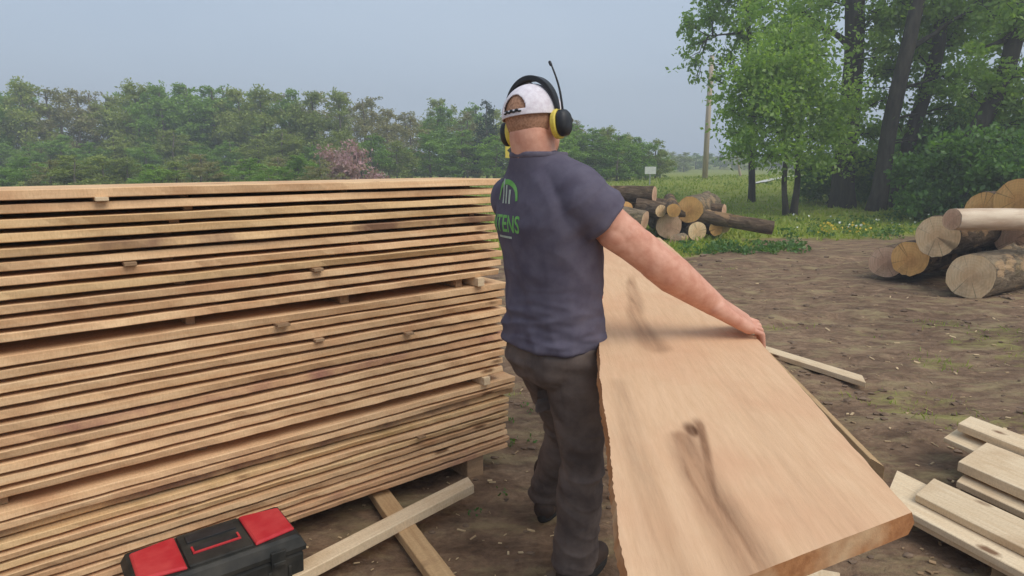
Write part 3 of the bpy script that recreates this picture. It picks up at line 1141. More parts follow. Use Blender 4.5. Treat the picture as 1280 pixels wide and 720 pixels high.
def build_person():
    root = empty('person', (.2, 2.3, 0))
    tag(root, 'person in grey t-shirt, white cap and yellow ear defenders, seen from behind, carrying a slab', 'person')
    inv = Matrix.Translation((-.2, -2.3, 0))

    # ---- body
    b = MB()
    tr = [((.137, 2.165, .86), 50, .15, .115), ((.137, 2.165, .96), 50, .16, .12), ((.14, 2.15, 1.12), 54, .15, .108), ((.13, 2.14, 1.25), 57, .168, .115),
          ((.115, 2.135, 1.36), 58, .18, .115), ((.105, 2.13, 1.44), 58, .165, .095), ((.092, 2.125, 1.50), 57, .10, .07), ((.086, 2.12, 1.54), 50, .06, .06)]
    b.rings([oval(*r) for r in tr])
    # neck and head
    b.capsule((.088, 2.112, 1.50), hpt(0, -.022, -.04), .074, .070)
    b.capsule((.03, 2.19, 1.45), (.085, 2.115, 1.52), .05, .058)
    b.capsule((.15, 2.04, 1.45), (.085, 2.115, 1.52), .05, .058)
    b.ellipsoid(HC + HU * .02, HR, HF, HU, (.080, .097, .100))
    b.ellipsoid(hpt(0, .028, -.045), HR, HF, HU, (.062, .068, .075))
    b.ellipsoid(hpt(0, .055, -.092), HR, HF, HU, (.036, .032, .028))         # chin
    b.capsule(hpt(0, .092, -.005), hpt(0, .112, -.040), .009, .014)             # nose
    b.capsule(hpt(-.02, .089, -.072), hpt(.02, .089, -.072), .007, .007)        # lips
    b.capsule(hpt(-.045, .082, .012), hpt(.045, .082, .012), .010, .010)        # brow
    for s in (-1, 1):
        b.ellipsoid(hpt(s * .079, -.004, -.012), HR, HF, HU, (.010, .020, .032))  # ears
    # right arm
    b.capsule(SH_R, EL_R, .066, .055)
    b.capsule(EL_R.lerp(SH_R, .45), EL_R.lerp(SH_R, .25), .062, .056)
    b.capsule(EL_R, EL_R.lerp(WR_R, .30), .058, .062)
    b.capsule(EL_R.lerp(WR_R, .28), WR_R, .062, .038)
    b.capsule(SH_R, (.12, 2.1, 1.43), .07, .08)
    b.capsule(EL_R.lerp(SH_R, .22) + Vector((.0, -.012, .026)), EL_R.lerp(WR_R, .42) + Vector((0, -.01, .020)), .040, .036)
    b.capsule(EL_R.lerp(SH_R, .62) + Vector((0, -.015, -.024)), EL_R.lerp(SH_R, .18) + Vector((0, -.012, -.016)), .048, .040)
    b.capsule(EL_R + Vector((.012, -.02, -.034)), EL_R.lerp(WR_R, .10) + Vector((0, -.02, -.028)), .024, .028)
    b.capsule(EL_R.lerp(WR_R, .2) + Vector((0, -.02, -.014)), EL_R.lerp(WR_R, .6) + Vector((0, -.01, -.008)), .040, .034)
    # left arm
    b.capsule(SH_L, EL_L, .06, .048); b.capsule(EL_L, EL_L.lerp(WR_L, .3), .048, .052); b.capsule(EL_L.lerp(WR_L, .28), WR_L, .052, .032)
    # legs
    for H_, K_, A_ in ((HIP_L, KN_L, AN_L), (HIP_R, KN_R, AN_R)):
        b.capsule(H_, K_, .085, .055); b.capsule(K_, K_.lerp(A_, .35), .055, .058); b.capsule(K_.lerp(A_, .35), A_, .058, .04)
        b.capsule(A_ + Vector((0, 0, -.05)), A_ + Vector((.06, .09, -.06)), .035, .032)

    def hand(wr, x_dir, y_dir, top, edge, sgn):
        """palm lies on the slab, fingers over the edge; x_dir towards the edge, y_dir towards the thumb"""
        up = Vector((0, 0, 1))
        X, Yd = Vector(x_dir).normalized(), Vector(y_dir).normalized()
        K0 = Vector(edge) - X * .026 + up * .040
        b.capsule(wr - (K0 - wr) * .3, wr.lerp(K0, .5), .036, .026)
        names = [(-.037, .86, .0088), (-.0125, 1.0, .0096), (.0125, 1.06, .0100), (.038, .98, .0098)]
        mid = (wr + K0) / 2
        for (oy, ln, r) in names:
            m = K0 + Yd * oy
            b.capsule(wr + Yd * oy * .5, m, .031, .0195)
            p1 = Vector(edge) + X * .019 + Yd * oy * 1.12 + up * (.026 + .002 * (ln - 1) * 10)
            p2 = Vector(edge) + X * (.021 + .004 * ln) + Yd * oy * 1.16 - up * (.022 * ln)
            p3 = Vector(edge) + X * .006 + Yd * oy * 1.16 - up * (.040 * ln + .010)
            b.capsule(m, p1, r * 1.22, r * 1.05, 12)
            b.capsule(p1, p2, r * 1.04, r * .98, 12)
            b.capsule(p2, p3, r, r * .86, 12)
        t0 = wr + X * .022 + Yd * .022 - up * .006
        t1 = wr.lerp(K0, .45) + Yd * .052 - up * .012
        t2 = K0 - X * .005 + Yd * .068 - up * .016
        t3 = K0 + X * .020 + Yd * .070 - up * .022
        b.capsule(t0, t1, .020, .0145); b.capsule(t1, t2, .0140, .0115, 12); b.capsule(t2, t3, .0112, .0095, 12)

    ey = 2.10
    hand(WR_R, (1, .02, 0), (0.12, .93, .22), None, (slab_right(ey), ey, slab_z(ey)), 1)
    ey = 2.44
    hand(WR_L, (-.25, -.1, 0), (-.3, 1, 0), None, (slab_left(ey) - .004, ey, slab_z(ey)), -1)
    me = remeshed(b, .0038, 7)
    me.transform(inv)
    put('body', me, M['skin'], root)

    # eyes
    for s in (-1, 1):
        e = MB(); e.ellipsoid(hpt(s * .032, .083, -.006), HR, HF, HU, (.012, .010, .009), 12, 8)
        o = e.build('eye', M['eye'], root); o.data.transform(inv)

    # hair: short crop showing below the cap
    h = MB()
    h.ellipsoid(HC + HU * .022 - HF * .002, HR, HF, HU, (.0825, .0995, .1025), 28, 18)
    me = remeshed(h, .004, 2)
    bm = bmesh.new(); bm.from_mesh(me)
    kill = []
    for f in bm.faces:
        c = f.calc_center_median() - HC
        fr, up, rr = c.dot(HF), c.dot(HU), c.dot(HR)
        lim = -.070 + .018 * noise.noise(c * 70)
        if fr > -.01: lim = .005 + fr * .4
        if up < lim or fr > .075: kill.append(f)
    bmesh.ops.delete(bm, geom=kill, context='FACES')
    bm.to_mesh(me); bm.free()
    me.transform(inv)
    put('hair', me, M['hair'], root)

    # ---- t-shirt
    s = MB()
    tr = [((.140, 2.163, .938), 50, .192, .150), ((.140, 2.162, .975), 50, .189, .147), ((.142, 2.155, 1.05), 52, .178, .134), ((.142, 2.15, 1.14), 54, .178, .132),
          ((.132, 2.142, 1.25), 57, .190, .138), ((.115, 2.135, 1.35), 58, .202, .140), ((.106, 2.13, 1.43), 58, .190, .120),
          ((.096, 2.125, 1.49), 57, .155, .100), ((.090, 2.118, 1.525), 54, .112, .090), ((.088, 2.112, 1.555), 50, .091, .087), ((.086, 2.110, 1.576), 48, .086, .084)]
    s.rings([oval(*r) for r in tr])
    ax = (EL_R - SH_R).normalized()
    s.capsule((.13, 2.09, 1.445), SH_R + Vector((.0, .0, .012)), .088, .086)
    s.capsule(SH_R + Vector((0, 0, .008)), SH_R + ax * .088, .088, .084, 20, True)
    s.capsule((.15, 2.05, 1.36), SH_R + ax * .02, .10, .08)
    axl = (EL_L - SH_L).normalized()
    s.capsule((.08, 2.17, 1.44), SH_L, .085, .082)
    s.capsule(SH_L, SH_L + axl * .16, .082, .074, 20, True)
    s.capsule((.03, 2.21, 1.455), (.075, 2.125, 1.52), .074, .070)
    s.capsule((.205, 2.005, 1.462), (.11, 2.09, 1.520), .080, .072)
    me = remeshed(s, .006, 10)

    def folds(c):
        x, y, z = c
        low = sstep(1.25, .98, z)
        up_ = sstep(1.2, 1.42, z)
        d = .0035 * noise.noise((x * 9, y * 9, z * 7))
        d += .007 * low * noise.noise((x * 6 + z * 9, y * 6 + z * 5, z * 24)) + .005 * low * noise.noise((x * 16, y * 16 + z * 11, z * 42))
        rid = lambda v: (1 - abs(noise.noise(v))) ** 3 - .4
        d += .008 * low * rid((x * 5 + z * 4, y * 5 + z * 3, z * 17)) + .0045 * rid((x * 7 + z * 5, y * 7, z * 6 + 9))
        q = (x - .22) * .6 - (z - 1.3) * .8
        d += .006 * up_ * sstep(.02, .2, x) * rid((q * 16, y * 4, 3))
        d += .006 * up_ * noise.noise((q * 22, y * 5, z * 6)) + .004 * noise.noise((x * 20, y * 20, z * 9 + 4))
        return d * (.12 + .88 * sstep(1.55, 1.45, z)) + .002
    displace(me, folds)
    bm = bmesh.new(); bm.from_mesh(me)
    bv = BVHTree.FromBMesh(bm); bm.free()
    me2 = me.copy()
    me.transform(inv)
    shirt = put('t_shirt', me, M['shirt'], root)

    cb = MB()
    ring_a = oval((.086, 2.110, 1.572), 48, .0865, .0845, 40)
    ctr = Vector((.086, 2.110, 1.572))
    sect = []
    for p in ring_a:
        o_ = (p - ctr).normalized()
        sect.append([p + o_ * .004 * math.cos(t) + Vector((0, 0, .010 * math.sin(t))) for t in (2 * math.pi * k / 8 for k in range(8))])
    cb.rings(sect + [sect[0]], cap=False)
    q_ = cb.build('collar', M['collar'], shirt); q_.data.transform(inv)

    # ---- print on the back of the shirt
    def project(name, mat, me_p, cz, deg, w0):
        """me_p lies in its own xy plane (metres); wrap it on the shirt's back"""
        Bk, R = -fvec(deg), rvec(deg)
        c0 = Vector((.115, 2.135, cz)) - R * .022
        for v in me_p.vertices:
            p = c0 + R * (v.co.x * .76) + Vector((0, 0, v.co.y)) + Bk * .4
            hit, nrm, _, _ = bv.ray_cast(p, -Bk)
            v.co = (hit + nrm * .0016) if hit is not None else (p - Bk * .27)
        me_p.transform(inv)
        put(name, me_p, mat, shirt, smooth=False)

    cu = bpy.data.curves.new('t', 'FONT')
    cu.body = 'NTENS'
    cu.size = .076
    cu.align_x = 'CENTER'
    cu.offset = .0012
    to = bpy.data.objects.new('t', cu); C.objects.link(to)
    dg = bpy.context.evaluated_depsgraph_get()
    tm = bpy.data.meshes.new_from_object(to.evaluated_get(dg))
    bpy.data.objects.remove(to)
    bm = bmesh.new(); bm.from_mesh(tm)
    for _ in range(2):
        bmesh.ops.subdivide_edges(bm, edges=[e for e in bm.edges if e.calc_length() > .012], cuts=1)
    bmesh.ops.triangulate(bm, faces=bm.faces)
    bm.to_mesh(tm); bm.free()
    tm.materials.clear()
    tm.name = 'lettering'
    project('lettering', M['print'], tm, 1.328, 67, .2)
    # emblem above the lettering: an arch over three bars
    def strip(pts, w):
        m_ = MB(); L_, R_ = [], []
        for i, p in enumerate(pts):
            q0, q1 = Vector(pts[max(0, i - 1)]), Vector(pts[min(len(pts) - 1, i + 1)])
            dd = (q1 - q0).normalized(); nn = Vector((-dd.y, dd.x))
            L_.append((p[0] + nn.x * w, p[1] + nn.y * w, 0)); R_.append((p[0] - nn.x * w, p[1] - nn.y * w, 0))
        n = len(pts)
        m_.add(L_ + R_, [(i, i + 1, n + i + 1, n + i) for i in range(n - 1)])
        return m_
    em = MB()
    for m_ in (strip([(.085 * math.cos(t), .03 + .06 * math.sin(t)) for t in (math.pi * k / 20 for k in range(21))], .008), ):
        em.add(m_.v, m_.f)
    project('emblem', M['print'], em.mesh('emblem'), 1.398, 67, .2)
    em = MB()
    for m_ in (strip([(-.03, .02 + .08 * k / 6) for k in range(7)], .007), strip([(.0, .02 + .06 * k / 6) for k in range(7)], .007), strip([(.03, .02 + .045 * k / 6) for k in range(7)], .007)):
        em.add(m_.v, m_.f)
    project('emblem_bars', M['print_pale'], em.mesh('emblem_bars'), 1.398, 67, .2)
    em = MB()
    for m_ in (strip([(-.06 + .12 * k / 8, 0) for k in range(9)], .0035), ):
        em.add(m_.v, m_.f)
    project('print_line', M['print_pale'], em.mesh('print_line'), 1.31, 67, .2)

    # ---- trousers
    t = MB()
    t.rings([oval(*r) for r in [((.147, 2.165, .82), 50, .135, .115), ((.137, 2.165, .88), 50, .178, .138), ((.139, 2.163, .94), 50, .170, .128), ((.14, 2.162, .99), 50, .158, .116)]])
    for H_, K_, A_, hem in ((HIP_L, KN_L, AN_L, .072), (HIP_R, KN_R, AN_R, .080)):
        t.capsule(H_, K_, .102, .078); t.capsule(K_, K_.lerp(A_, .3), .076, .080)
        t.capsule(K_.lerp(A_, .28), A_ + (A_ - K_).normalized() * .035, .080, hem, 20, True)
    t.capsule(HIP_L + Vector((-.015, -.05, .0)), HIP_R + Vector((-.05, .0, -.01)), .10, .10)
    me = remeshed(t, .006, 5)

    def pf(c):
        x, y, z = c
        kn = math.exp(-((z - .52) / .13) ** 2)
        an = sstep(.42, .12, z)
        d = .005 * noise.noise((x * 8, y * 8, z * 6))
        d += (.006 * an + .004 * kn) * noise.noise((x * 8 + z * 8, y * 8, z * 26))
        rid = lambda v: (1 - abs(noise.noise(v))) ** 3 - .4
        d += .006 * noise.noise((x * 14 + z * 6, y * 14 - z * 9, z * 13)) * (.6 + kn)
        d += (.006 * kn + .005 * an + .003) * rid((x * 9 + z * 7, y * 9 - z * 5, z * 11))
        d += .006 * an * noise.noise((x * 12, y * 12 + 3, z * 9))
        d += .007 * sstep(.7, .86, z) * noise.noise((x * 7, y * 7 + z * 16, z * 20))
        return d
    displace(me, pf)
    bm = bmesh.new(); bm.from_mesh(me)
    pv = BVHTree.FromBMesh(bm); bm.free()
    me.transform(inv)
    tro = put('trousers', me, M['pants'], root)
    # a patch pocket on the seat, right side
    Bk, R = -fvec(46), rvec(46)
    c0 = Vector((.160, 2.10, .83))
    gx, gy = 14, 16
    vs, fs = [], []
    for j in range(gy + 1):
        for i in range(gx + 1):
            u, v_ = i / gx * 2 - 1, j / gy
            x = u * .062
            z = -.13 * v_ - (.018 * (1 - abs(u)) if j == gy else 0)
            p = c0 + R * x + Vector((0, 0, z)) + Bk * .35
            hit, nr, _, _ = pv.ray_cast(p, -Bk)
            edge = i in (0, gx) or j in (0, gy)
            vs.append((hit + nr * (.0005 if edge else .0045)) if hit is not None else p - Bk * .3)
    for j in range(gy):
        for i in range(gx):
            q_ = j * (gx + 1) + i
            fs.append((q_, q_ + 1, q_ + gx + 2, q_ + gx + 1))
    pk = MB(); pk.add(vs, fs)
    q_ = pk.build('pocket', M['pants'], tro); q_.data.transform(inv)
    # ---- boots
    for A_, heading, pitch in ((AN_L, Vector((.25, .97, 0)), .22), (AN_R, Vector((.62, .78, 0)), 0)):
        heading.normalize()
        side = Vector((heading.y, -heading.x, 0))
        g = MB()
        base = Vector((A_.x, A_.y, .052))
        if pitch:
            base.z = .075
            heading = Vector((heading.x, heading.y, -pitch)).normalized()
        upv = side.cross(heading).normalized()
        if upv.z < 0: upv = -upv
        g.capsule(base - heading * .045, base + heading * .06, .046, .047)
        g.capsule(base + heading * .05, base + heading * .175 - upv * .006, .047, .040)
        g.capsule(base, A_ + Vector((0, 0, .11)), .05, .056)
        g.capsule(base + heading * .02 + upv * .02, base + heading * .10 + upv * .0, .048, .045)
        me = remeshed(g, .006, 4)
        me.transform(inv)
        bo = put('boot', me, M['boot'], root)
        so = MB()
        prof = []
        for k in range(24):
            a_ = 2 * math.pi * k / 24
            ca, sa = math.cos(a_), math.sin(a_)
            prof.append((.065 + .155 * ca, sa * (.046 + .008 * ca)))
        so.rings([[base + heading * p[0] * s_ + side * p[1] * s_ + upv * u_ for p in prof] for s_, u_ in ((.97, -.050), (1.0, -.044), (1.0, -.024), (.95, -.016))])
        me = so.build('sole', M['sole'], bo)
        me.data.transform(inv)

    # ---- cap
    cp = MB()
    NA, NE = 180, 60
    rx, rf, ru = .0905, .1085, .1010
    grid = {}
    vs = []
    for e in range(NE + 1):
        el = math.radians(-2 + 92 * e / NE)
        for a_ in range(NA):
            az = 2 * math.pi * a_ / NA             # 0 = back
            bx, bf_ = math.sin(az), -math.cos(az)
            k = max(math.cos(el), .004)
            el2 = math.sin(el)
            p = HC + HU * (.020 + ru * el2 + .012 * (bf_ < 0) * bf_ * 0) + HR * (rx * k * bx) + HF * (rf * k * bf_)
            vs.append(p)
    fs = []
    for e in range(NE):
        for a_ in range(NA):
            az = (a_ + .5) / NA * 2 * math.pi
            if az > math.pi: az -= 2 * math.pi
            el = -2 + 92 * (e + .5) / NE
            if (az / .50) ** 2 + ((el - 9) / 29) ** 2 < 1 and el > 9:
                continue
            q = e * NA + a_; q2 = e * NA + (a_ + 1) % NA
            fs.append((q, q2, q2 + NA, q + NA))
    cp.add(vs, fs)
    o = cp.build('cap', M['cap'], root)
    o.data.transform(inv)
    m_ = o.modifiers.new('thick', 'SOLIDIFY'); m_.thickness = .003; m_.offset = 1
    # strap stitching marks across the opening
    sm = MB()
    for k in range(7):
        az = -.30 + .60 * k / 6
        p = HC + HU * (.028 + .004 * (k % 2)) + HR * (rx * 1.045 * math.sin(az)) - HF * (rf * 1.045 * math.cos(az))
        sm.ellipsoid(p, (HR * math.cos(az) + HF * math.sin(az)), HF, HU, (.007, .003, .003 + .002 * (k % 2)), 8, 6)
    q = sm.build('strap_stitching', M['black'], o); q.data.transform(inv)
    # button and brim
    bt = MB(); bt.ellipsoid(HC + HU * (.020 + ru + .003), HR, HF, HU, (.009, .009, .006), 12, 6)
    q = bt.build('cap_button', M['cap'], o); q.data.transform(inv)
    br = MB()
    rr = []
    for k in range(21):
        a_ = -1.15 + 2.3 * k / 20
        r0 = Vector((rx * 1.0 * math.sin(a_), rf * 1.0 * math.cos(a_)))
        ext = .075 * math.cos(a_ * 1.28) ** .5 if abs(a_ * 1.28) < 1.57 else 0
        for (rad, th) in ((0, 0),):
            inn = HC + HR * r0.x + HF * r0.y + HU * (.020)
            outp = HC + HR * (r0.x * 1.02) + HF * (r0.y + ext) + HU * (.020 - .018 * math.cos(a_) ** 2 + .0)
            rr.append([inn, outp, outp + HU * .003, inn + HU * .003])
    br.rings(rr)
    q = br.build('brim', M['cap_brim'], o); q.data.transform(inv)

    # ---- ear defenders
    hb = MB()
    rs = []
    for k in range(37):
        a_ = math.radians(-10 + 200 * k / 36)
        cx, cz = math.cos(a_), math.sin(a_)
        c = HC + HR * (.1005 * cx) + HU * (.018 + .122 * cz) - HF * .006
        nrm = (HR * cx / .1005 + HU * cz / .122).normalized()
        w = .007 + .012 * max(0, cz) ** .8
        th = .0045 + .004 * max(0, cz)
        rs.append([c - HF * w - nrm * th, c + HF * w - nrm * th, c + HF * w + nrm * th, c - HF * w + nrm * th])
    hb.rings(rs)
    ed = hb.build('ear_defender', M['black'], root, smooth=False, bevel=.003)
    ed.data.transform(inv)
    for s_ in (-1, 1):
        cc = hpt(s_ * (.099 if s_ > 0 else .086), -.004, -.016)
        cu_ = MB()
        rg = []
        for off, sc_ in ((-.014, .80), (-.012, .98), (.004, 1.0), (.006, .92)):
            rg.append([cc + HR * (s_ * off) + HF * (.036 * sc_ * math.cos(t)) + HU * (.047 * sc_ * math.sin(t)) for t in (2 * math.pi * k / 24 for k in range(24))])
        cu_.rings(rg)
        q = cu_.build('ear_cushion', M['yellow'], ed, smooth=False, bevel=.002); q.data.transform(inv)
        sh = MB()
        rg = []
        for off, sc_ in ((.0062, .86), (.010, .94), (.026, .90), (.034, .72), (.037, .3)):
            rg.append([cc + HR * (s_ * off) + HF * (.033 * sc_ * math.copysign(abs(math.cos(t)) ** .8, math.cos(t))) + HU * (.044 * sc_ * math.copysign(abs(math.sin(t)) ** .8, math.sin(t))) for t in (2 * math.pi * k / 24 for k in range(24))])
        sh.rings(rg)
        q = sh.build('ear_cup', M['black'], ed); q.data.transform(inv)
    an = MB()
    p0 = hpt(.120, -.010, .020)
    tip = hpt(.098, -.02, .165)
    pts = [p0.lerp(tip, k / 10) + HR * (.008 * math.sin(math.pi * k / 10)) for k in range(11)]
    an.tube(pts, [.0038 - .0012 * k / 10 for k in range(11)], 8)
    an.capsule(tip - HU * .004, tip + HU * .004 - HR * .003, .0048, .0048, 10)
    an.capsule(hpt(.118, -.008, .0), p0, .007, .006, 10)
    q = an.build('antenna', M['black'], ed); q.data.transform(inv)


build_person()


# ------------------------------------------------------------------ toolbox
def build_toolbox():
    L, W, H = .525, .27, .235
    ux = Vector((.79, .615, 0)).normalized()
    p = at_z(372, 652, .265)                    # near right corner of the lid
    root = empty('toolbox', (0, 0, 0))
    near = -Vector((-ux.y, ux.x, 0))
    org = Vector((-1.04, 2.043, 0))
    g = ground_h(org.x, org.y)
    root.location = (org.x, org.y, g - .004)
    root.rotation_euler = (0, 0, math.atan2(ux.y, ux.x))
    tag(root, 'black toolbox with red lid panels on the ground against the lumber stack', 'toolbox')
    b = MB()
    rs = []
    for z, i_ in ((0, .012), (.01, .004), (.17, 0.0), (.185, .004)):
        x, y = L / 2 - i_, W / 2 - i_
        rs.append([(-x, -y, z), (x, -y, z), (x, y, z), (-x, y, z)])
    b.rings(rs)
    for k in range(7):
        b.box((-.21 + .07 * k, -W / 2 - .002, .085), (.012, .01, .12))
    for k in range(3):
        for s in (-1, 1):
            b.box((s * (L / 2 + .001), -.07 + .07 * k, .085), (.01, .012, .12))
    b.build('case', M['tool_black'], root, smooth=False, bevel=.006)
    ld = MB()
    rs = []
    for z, i_ in ((.187, -.008), (.205, -.010), (.236, .004), (.245, .016)):
        x, y = L / 2 - i_, W / 2 - i_
        rs.append([(-x, -y, z), (x, -y, z), (x, y, z), (-x, y, z)])
    ld.rings(rs)
    ld.box((0, 0, .248), (.205, W - .05, .014))
    for y in (-.103, .103):
        ld.box((0, y, .250), (.17, .012, .008))
    lid = ld.build('lid', M['tool_black'], root, smooth=False, bevel=.006)
    for s in (-1, 1):
        pn = MB()
        rs = []
        for z, i_ in ((.2455, 0), (.253, .0), (.258, .008)):
            x0, x1 = .108 + i_, L / 2 - .014 - i_
            y = W / 2 - .024 - i_
            rs.append([(s * x0, -y, z), (s * x1, -y + .02, z), (s * x1, y - .02, z), (s * x0, y, z)])
        pn.rings(rs)
        pn.build('lid_panel', M['tool_red'], lid, smooth=False, bevel=.004)
    h = MB()
    h.box((0, -.045, .2585), (.155, .007, .007))
    for s in (-1, 1):
        h.box((s * .074, -.026, .2585), (.007, .044, .007))
    h.build('handle', M['tool_red'], lid, smooth=False, bevel=.0015)
    rc = MB()
    rc.box((0, -.02, .2565), (.138, .040, .003))
    rc.box((0, .055, .2575), (.16, .05, .006))
    rc.build('handle_recess', M['black'], lid, smooth=False, bevel=.001)
    for s in (-1, 1):
        lt = MB(); lt.box((s * .17, -W / 2 - .012, .19), (.05, .012, .06)); lt.box((s * .17, -W / 2 - .019, .175), (.042, .006, .016))
        lt.build('latch', M['tool_black'], root, smooth=False, bevel=.003)


build_toolbox()


# ------------------------------------------------------------------ logs
def log(c, axis, r, L, bark, endm, label, group, seed, taper=.0, bend=.0):
    """c: centre of the end that shows; axis points away from it"""
    ax = Vector(axis).normalized()
    n, m = 30, 60
    lr = random.Random(seed * 13)
    knobs = [(lr.uniform(.25, 1) * L, lr.uniform(0, 6.28), lr.uniform(.12, .3)) for _ in range(int(2 + L))]
    side = ax.cross(Vector((0, 0, 1))).normalized()
    mb = MB(); rs = []
    rad0 = []
    for i in range(m + 1):
        x = L * i / m
        ring = []
        for k in range(n):
            t = 2 * math.pi * k / n
            rr = r * (1 - taper * i / m) * (1 + .12 * noise.noise((math.cos(t) * .9 + seed * 3.1, math.sin(t) * .9, x * .5)) + .06 * noise.noise((math.cos(t) * 4, math.sin(t) * 4 + seed, x * 3)))
            for kx, kt, kh in knobs:
                dt_ = (t - kt + math.pi) % (2 * math.pi) - math.pi
                rr += r * kh * math.exp(-((x - kx) / .07) ** 2 - (dt_ / .24) ** 2)
            if i in (0, m): rr *= .975
            ring.append((x, rr * math.cos(t) + bend * math.sin(math.pi * i / m), rr * math.sin(t)))
        rs.append(ring)
    # slight bevel inside the rim so bark stands proud of the cut
    mb.rings(rs, cap=False)
    o = mb.build('log', bark, fix=False)
    o.matrix_world = frame_mesh(None, c, ax, side.cross(ax) if False else Vector((-ax.y, ax.x, 0)) if abs(ax.z) < .95 else (0, 1, 0))
    tag(o, label, 'log', group)
    for idx, sg in ((0, -1), (m, 1)):
        ring = rs[idx]
        e = MB()
        layers = []
        for s_ in (.995, .72, .45, .2):
            layers.append([(ring[k][0] + sg * (.004 + .006 * (1 - s_)) + .006 * noise.noise((ring[k][1] * 9 * s_, ring[k][2] * 9 * s_, seed)), ring[k][1] * s_, ring[k][2] * s_) for k in range(n)])
        e.rings(layers, cap=False)
        cidx = len(e.v)
        e.v.append((ring[0][0] + sg * .01, 0, 0))
        for k in range(n):
            e.f.append((3 * n + k, 3 * n + (k + 1) % n, cidx))
        e.build('cut_end', endm, o, smooth=False)
    return o


GR = 'logs in the right hand log pile'
AXR = (.84, .54, 0)
log(at_y(1213, 345, 7.75), AXR, .275, 3.4, M['bark_grey'], M['end_pale'], 'thick grey log lying lowest and nearest in the right log pile', GR, 1)
log(at_y(1137, 324, 8.5), (.80, .60, 0), .235, 3.2, M['bark'], M['end_orange'], 'log with orange cut end in front at the left foot of the right pile', GR, 2)
log(at_y(1107, 327, 8.95), (.74, .67, 0), .225, 3.0, M['bark'], M['end_grey'], 'leftmost log of the right pile, half hidden behind the orange ended log', GR, 3)
log(at_y(1171, 296, 8.25), (.80, .60, 0), .262, 3.3, M['bark'], M['end_pale'], 'log with bright round pale end atop the left logs of the right pile', GR, 4)
log(at_y(1190, 274, 7.72), (.985, .17, -.01), .135, 3.0, M['peeled'], M['end_grey'], 'thin whitish peeled log lying across the right log pile', GR, 5, taper=.1)
log(at_y(1229, 262, 8.9), (.82, .57, 0), .235, 3.0, M['bark'], M['end_orange'], 'log with orange end behind the peeled log of the right pile', GR, 6)
log(at_y(1272, 250, 8.55), (.84, .54, 0), .285, 3.0, M['bark'], M['end_orange'], 'topmost log at the right edge of the photo in the right pile', GR, 7)
log(at_y(1228, 303, 8.35) + Vector((.75, .42, 0)), (.84, .54, 0), .25, 3.2, M['bark'], M['end_grey'], 'shaded log under the peeled log in the right pile', GR, 8)
log(at_y(1268, 322, 8.75) + Vector((.4, .2, 0)), (.84, .54, 0), .27, 3.0, M['bark'], M['end_grey'], 'dark log in the shade behind the thick grey log of the right pile', GR, 9)

GL = 'logs in the left hand log pile'
log(at_y(836, 283, 14.3), (.2, .98, 0), .29, 3.0, M['bark'], M['end_grey'], 'thick dark barked log with grey pink end low in the far pile', GL, 11)
log(at_y(872, 289, 14.2), (-.10, 1, 0), .215, 3.0, M['bark'], M['end_pale'], 'log with a small pale yellow end low in the far pile', GL, 12)
log(at_y(862, 262, 14.3), (.42, .91, 0), .30, 3.0, M['bark_grey'], M['end_orange'], 'big log with wide orange tan end lying on the front logs of the far pile', GL, 13)
log(at_y(818, 243, 14.8), (-.86, .5, 0), .19, 3.0, M['bark'], M['end_grey'], 'topmost log of the far pile with a white rimmed round end', GL, 14)
log(at_y(806, 276, 14.0), (-.84, .55, .16), .22, 3.2, M['bark_grey'], M['end_grey'], 'mottled grey log slanting down beside the man in the far pile', GL, 15)
log(at_y(797, 246, 15.3), (-.97, .25, 0), .21, 3.0, M['peeled'], M['end_grey'], 'pale peeled log pointing left at the top of the far pile', GL, 16)
log(at_y(895, 286, 14.3), (-.2, .98, 0), .17, 2.6, M['bark'], M['end_orange'], 'small reddish ended log at the right foot of the far pile', GL, 17)
log(at_y(966, 285, 14.0), (-.955, .26, .15), .15, 3.0, M['bark'], M['end_grey'], 'long thin log sloping down to the right out of the far pile', GL, 18, taper=-.15)
log(at_y(905, 264, 15.2), (-.8, .6, 0), .17, 2.4, M['bark'], M['end_grey'], 'dark log end at the upper right of the far pile', GL, 19)
log(at_y(842, 263, 13.9), (.2, .97, .05), .15, 2.6, M['bark'], M['end_orange'], 'small log wedged between the thick front log and the big tan ended one', GL, 23)
log(at_y(826, 264, 14.2), (-.35, .93, .03), .14, 2.8, M['bark'], M['end_pale'], 'small pale ended log under the topmost log of the far pile', GL, 24)
log(at_y(884, 270, 14.5), (.1, .99, 0), .15, 2.6, M['bark'], M['end_pale'], 'small pale ended log right of the big tan end in the far pile', GL, 25)
log(at_y(782, 262, 14.3), (-.3, .95, 0), .19, 2.8, M['bark'], M['end_orange'], 'log with orange tan end nearest the man at the upper left of the far pile', GL, 26)
log(at_y(905, 284, 14.4), (.3, .95, 0), .13, 2.4, M['bark'], M['end_pale'], 'thin pale ended log lowest at the right foot of the far pile', GL, 27)
log(at_y(845, 301, 13.6), (.5, .86, 0), .13, .5, M['bark_grey'], M['end_grey'], 'short grey log piece on the ground in front of the far pile', GL, 20)
log(at_y(838, 262, 15.0), (-.5, .86, 0), .24, 3.0, M['bark'], M['end_grey'], 'shaded log in the middle of the far pile behind the front ends', GL, 21)
log(at_y(800, 285, 15.0), (-.7, .71, 0), .26, 3.0, M['bark'], M['end_grey'], 'dark log at the bottom left of the far pile behind the man\'s arm', GL, 22)


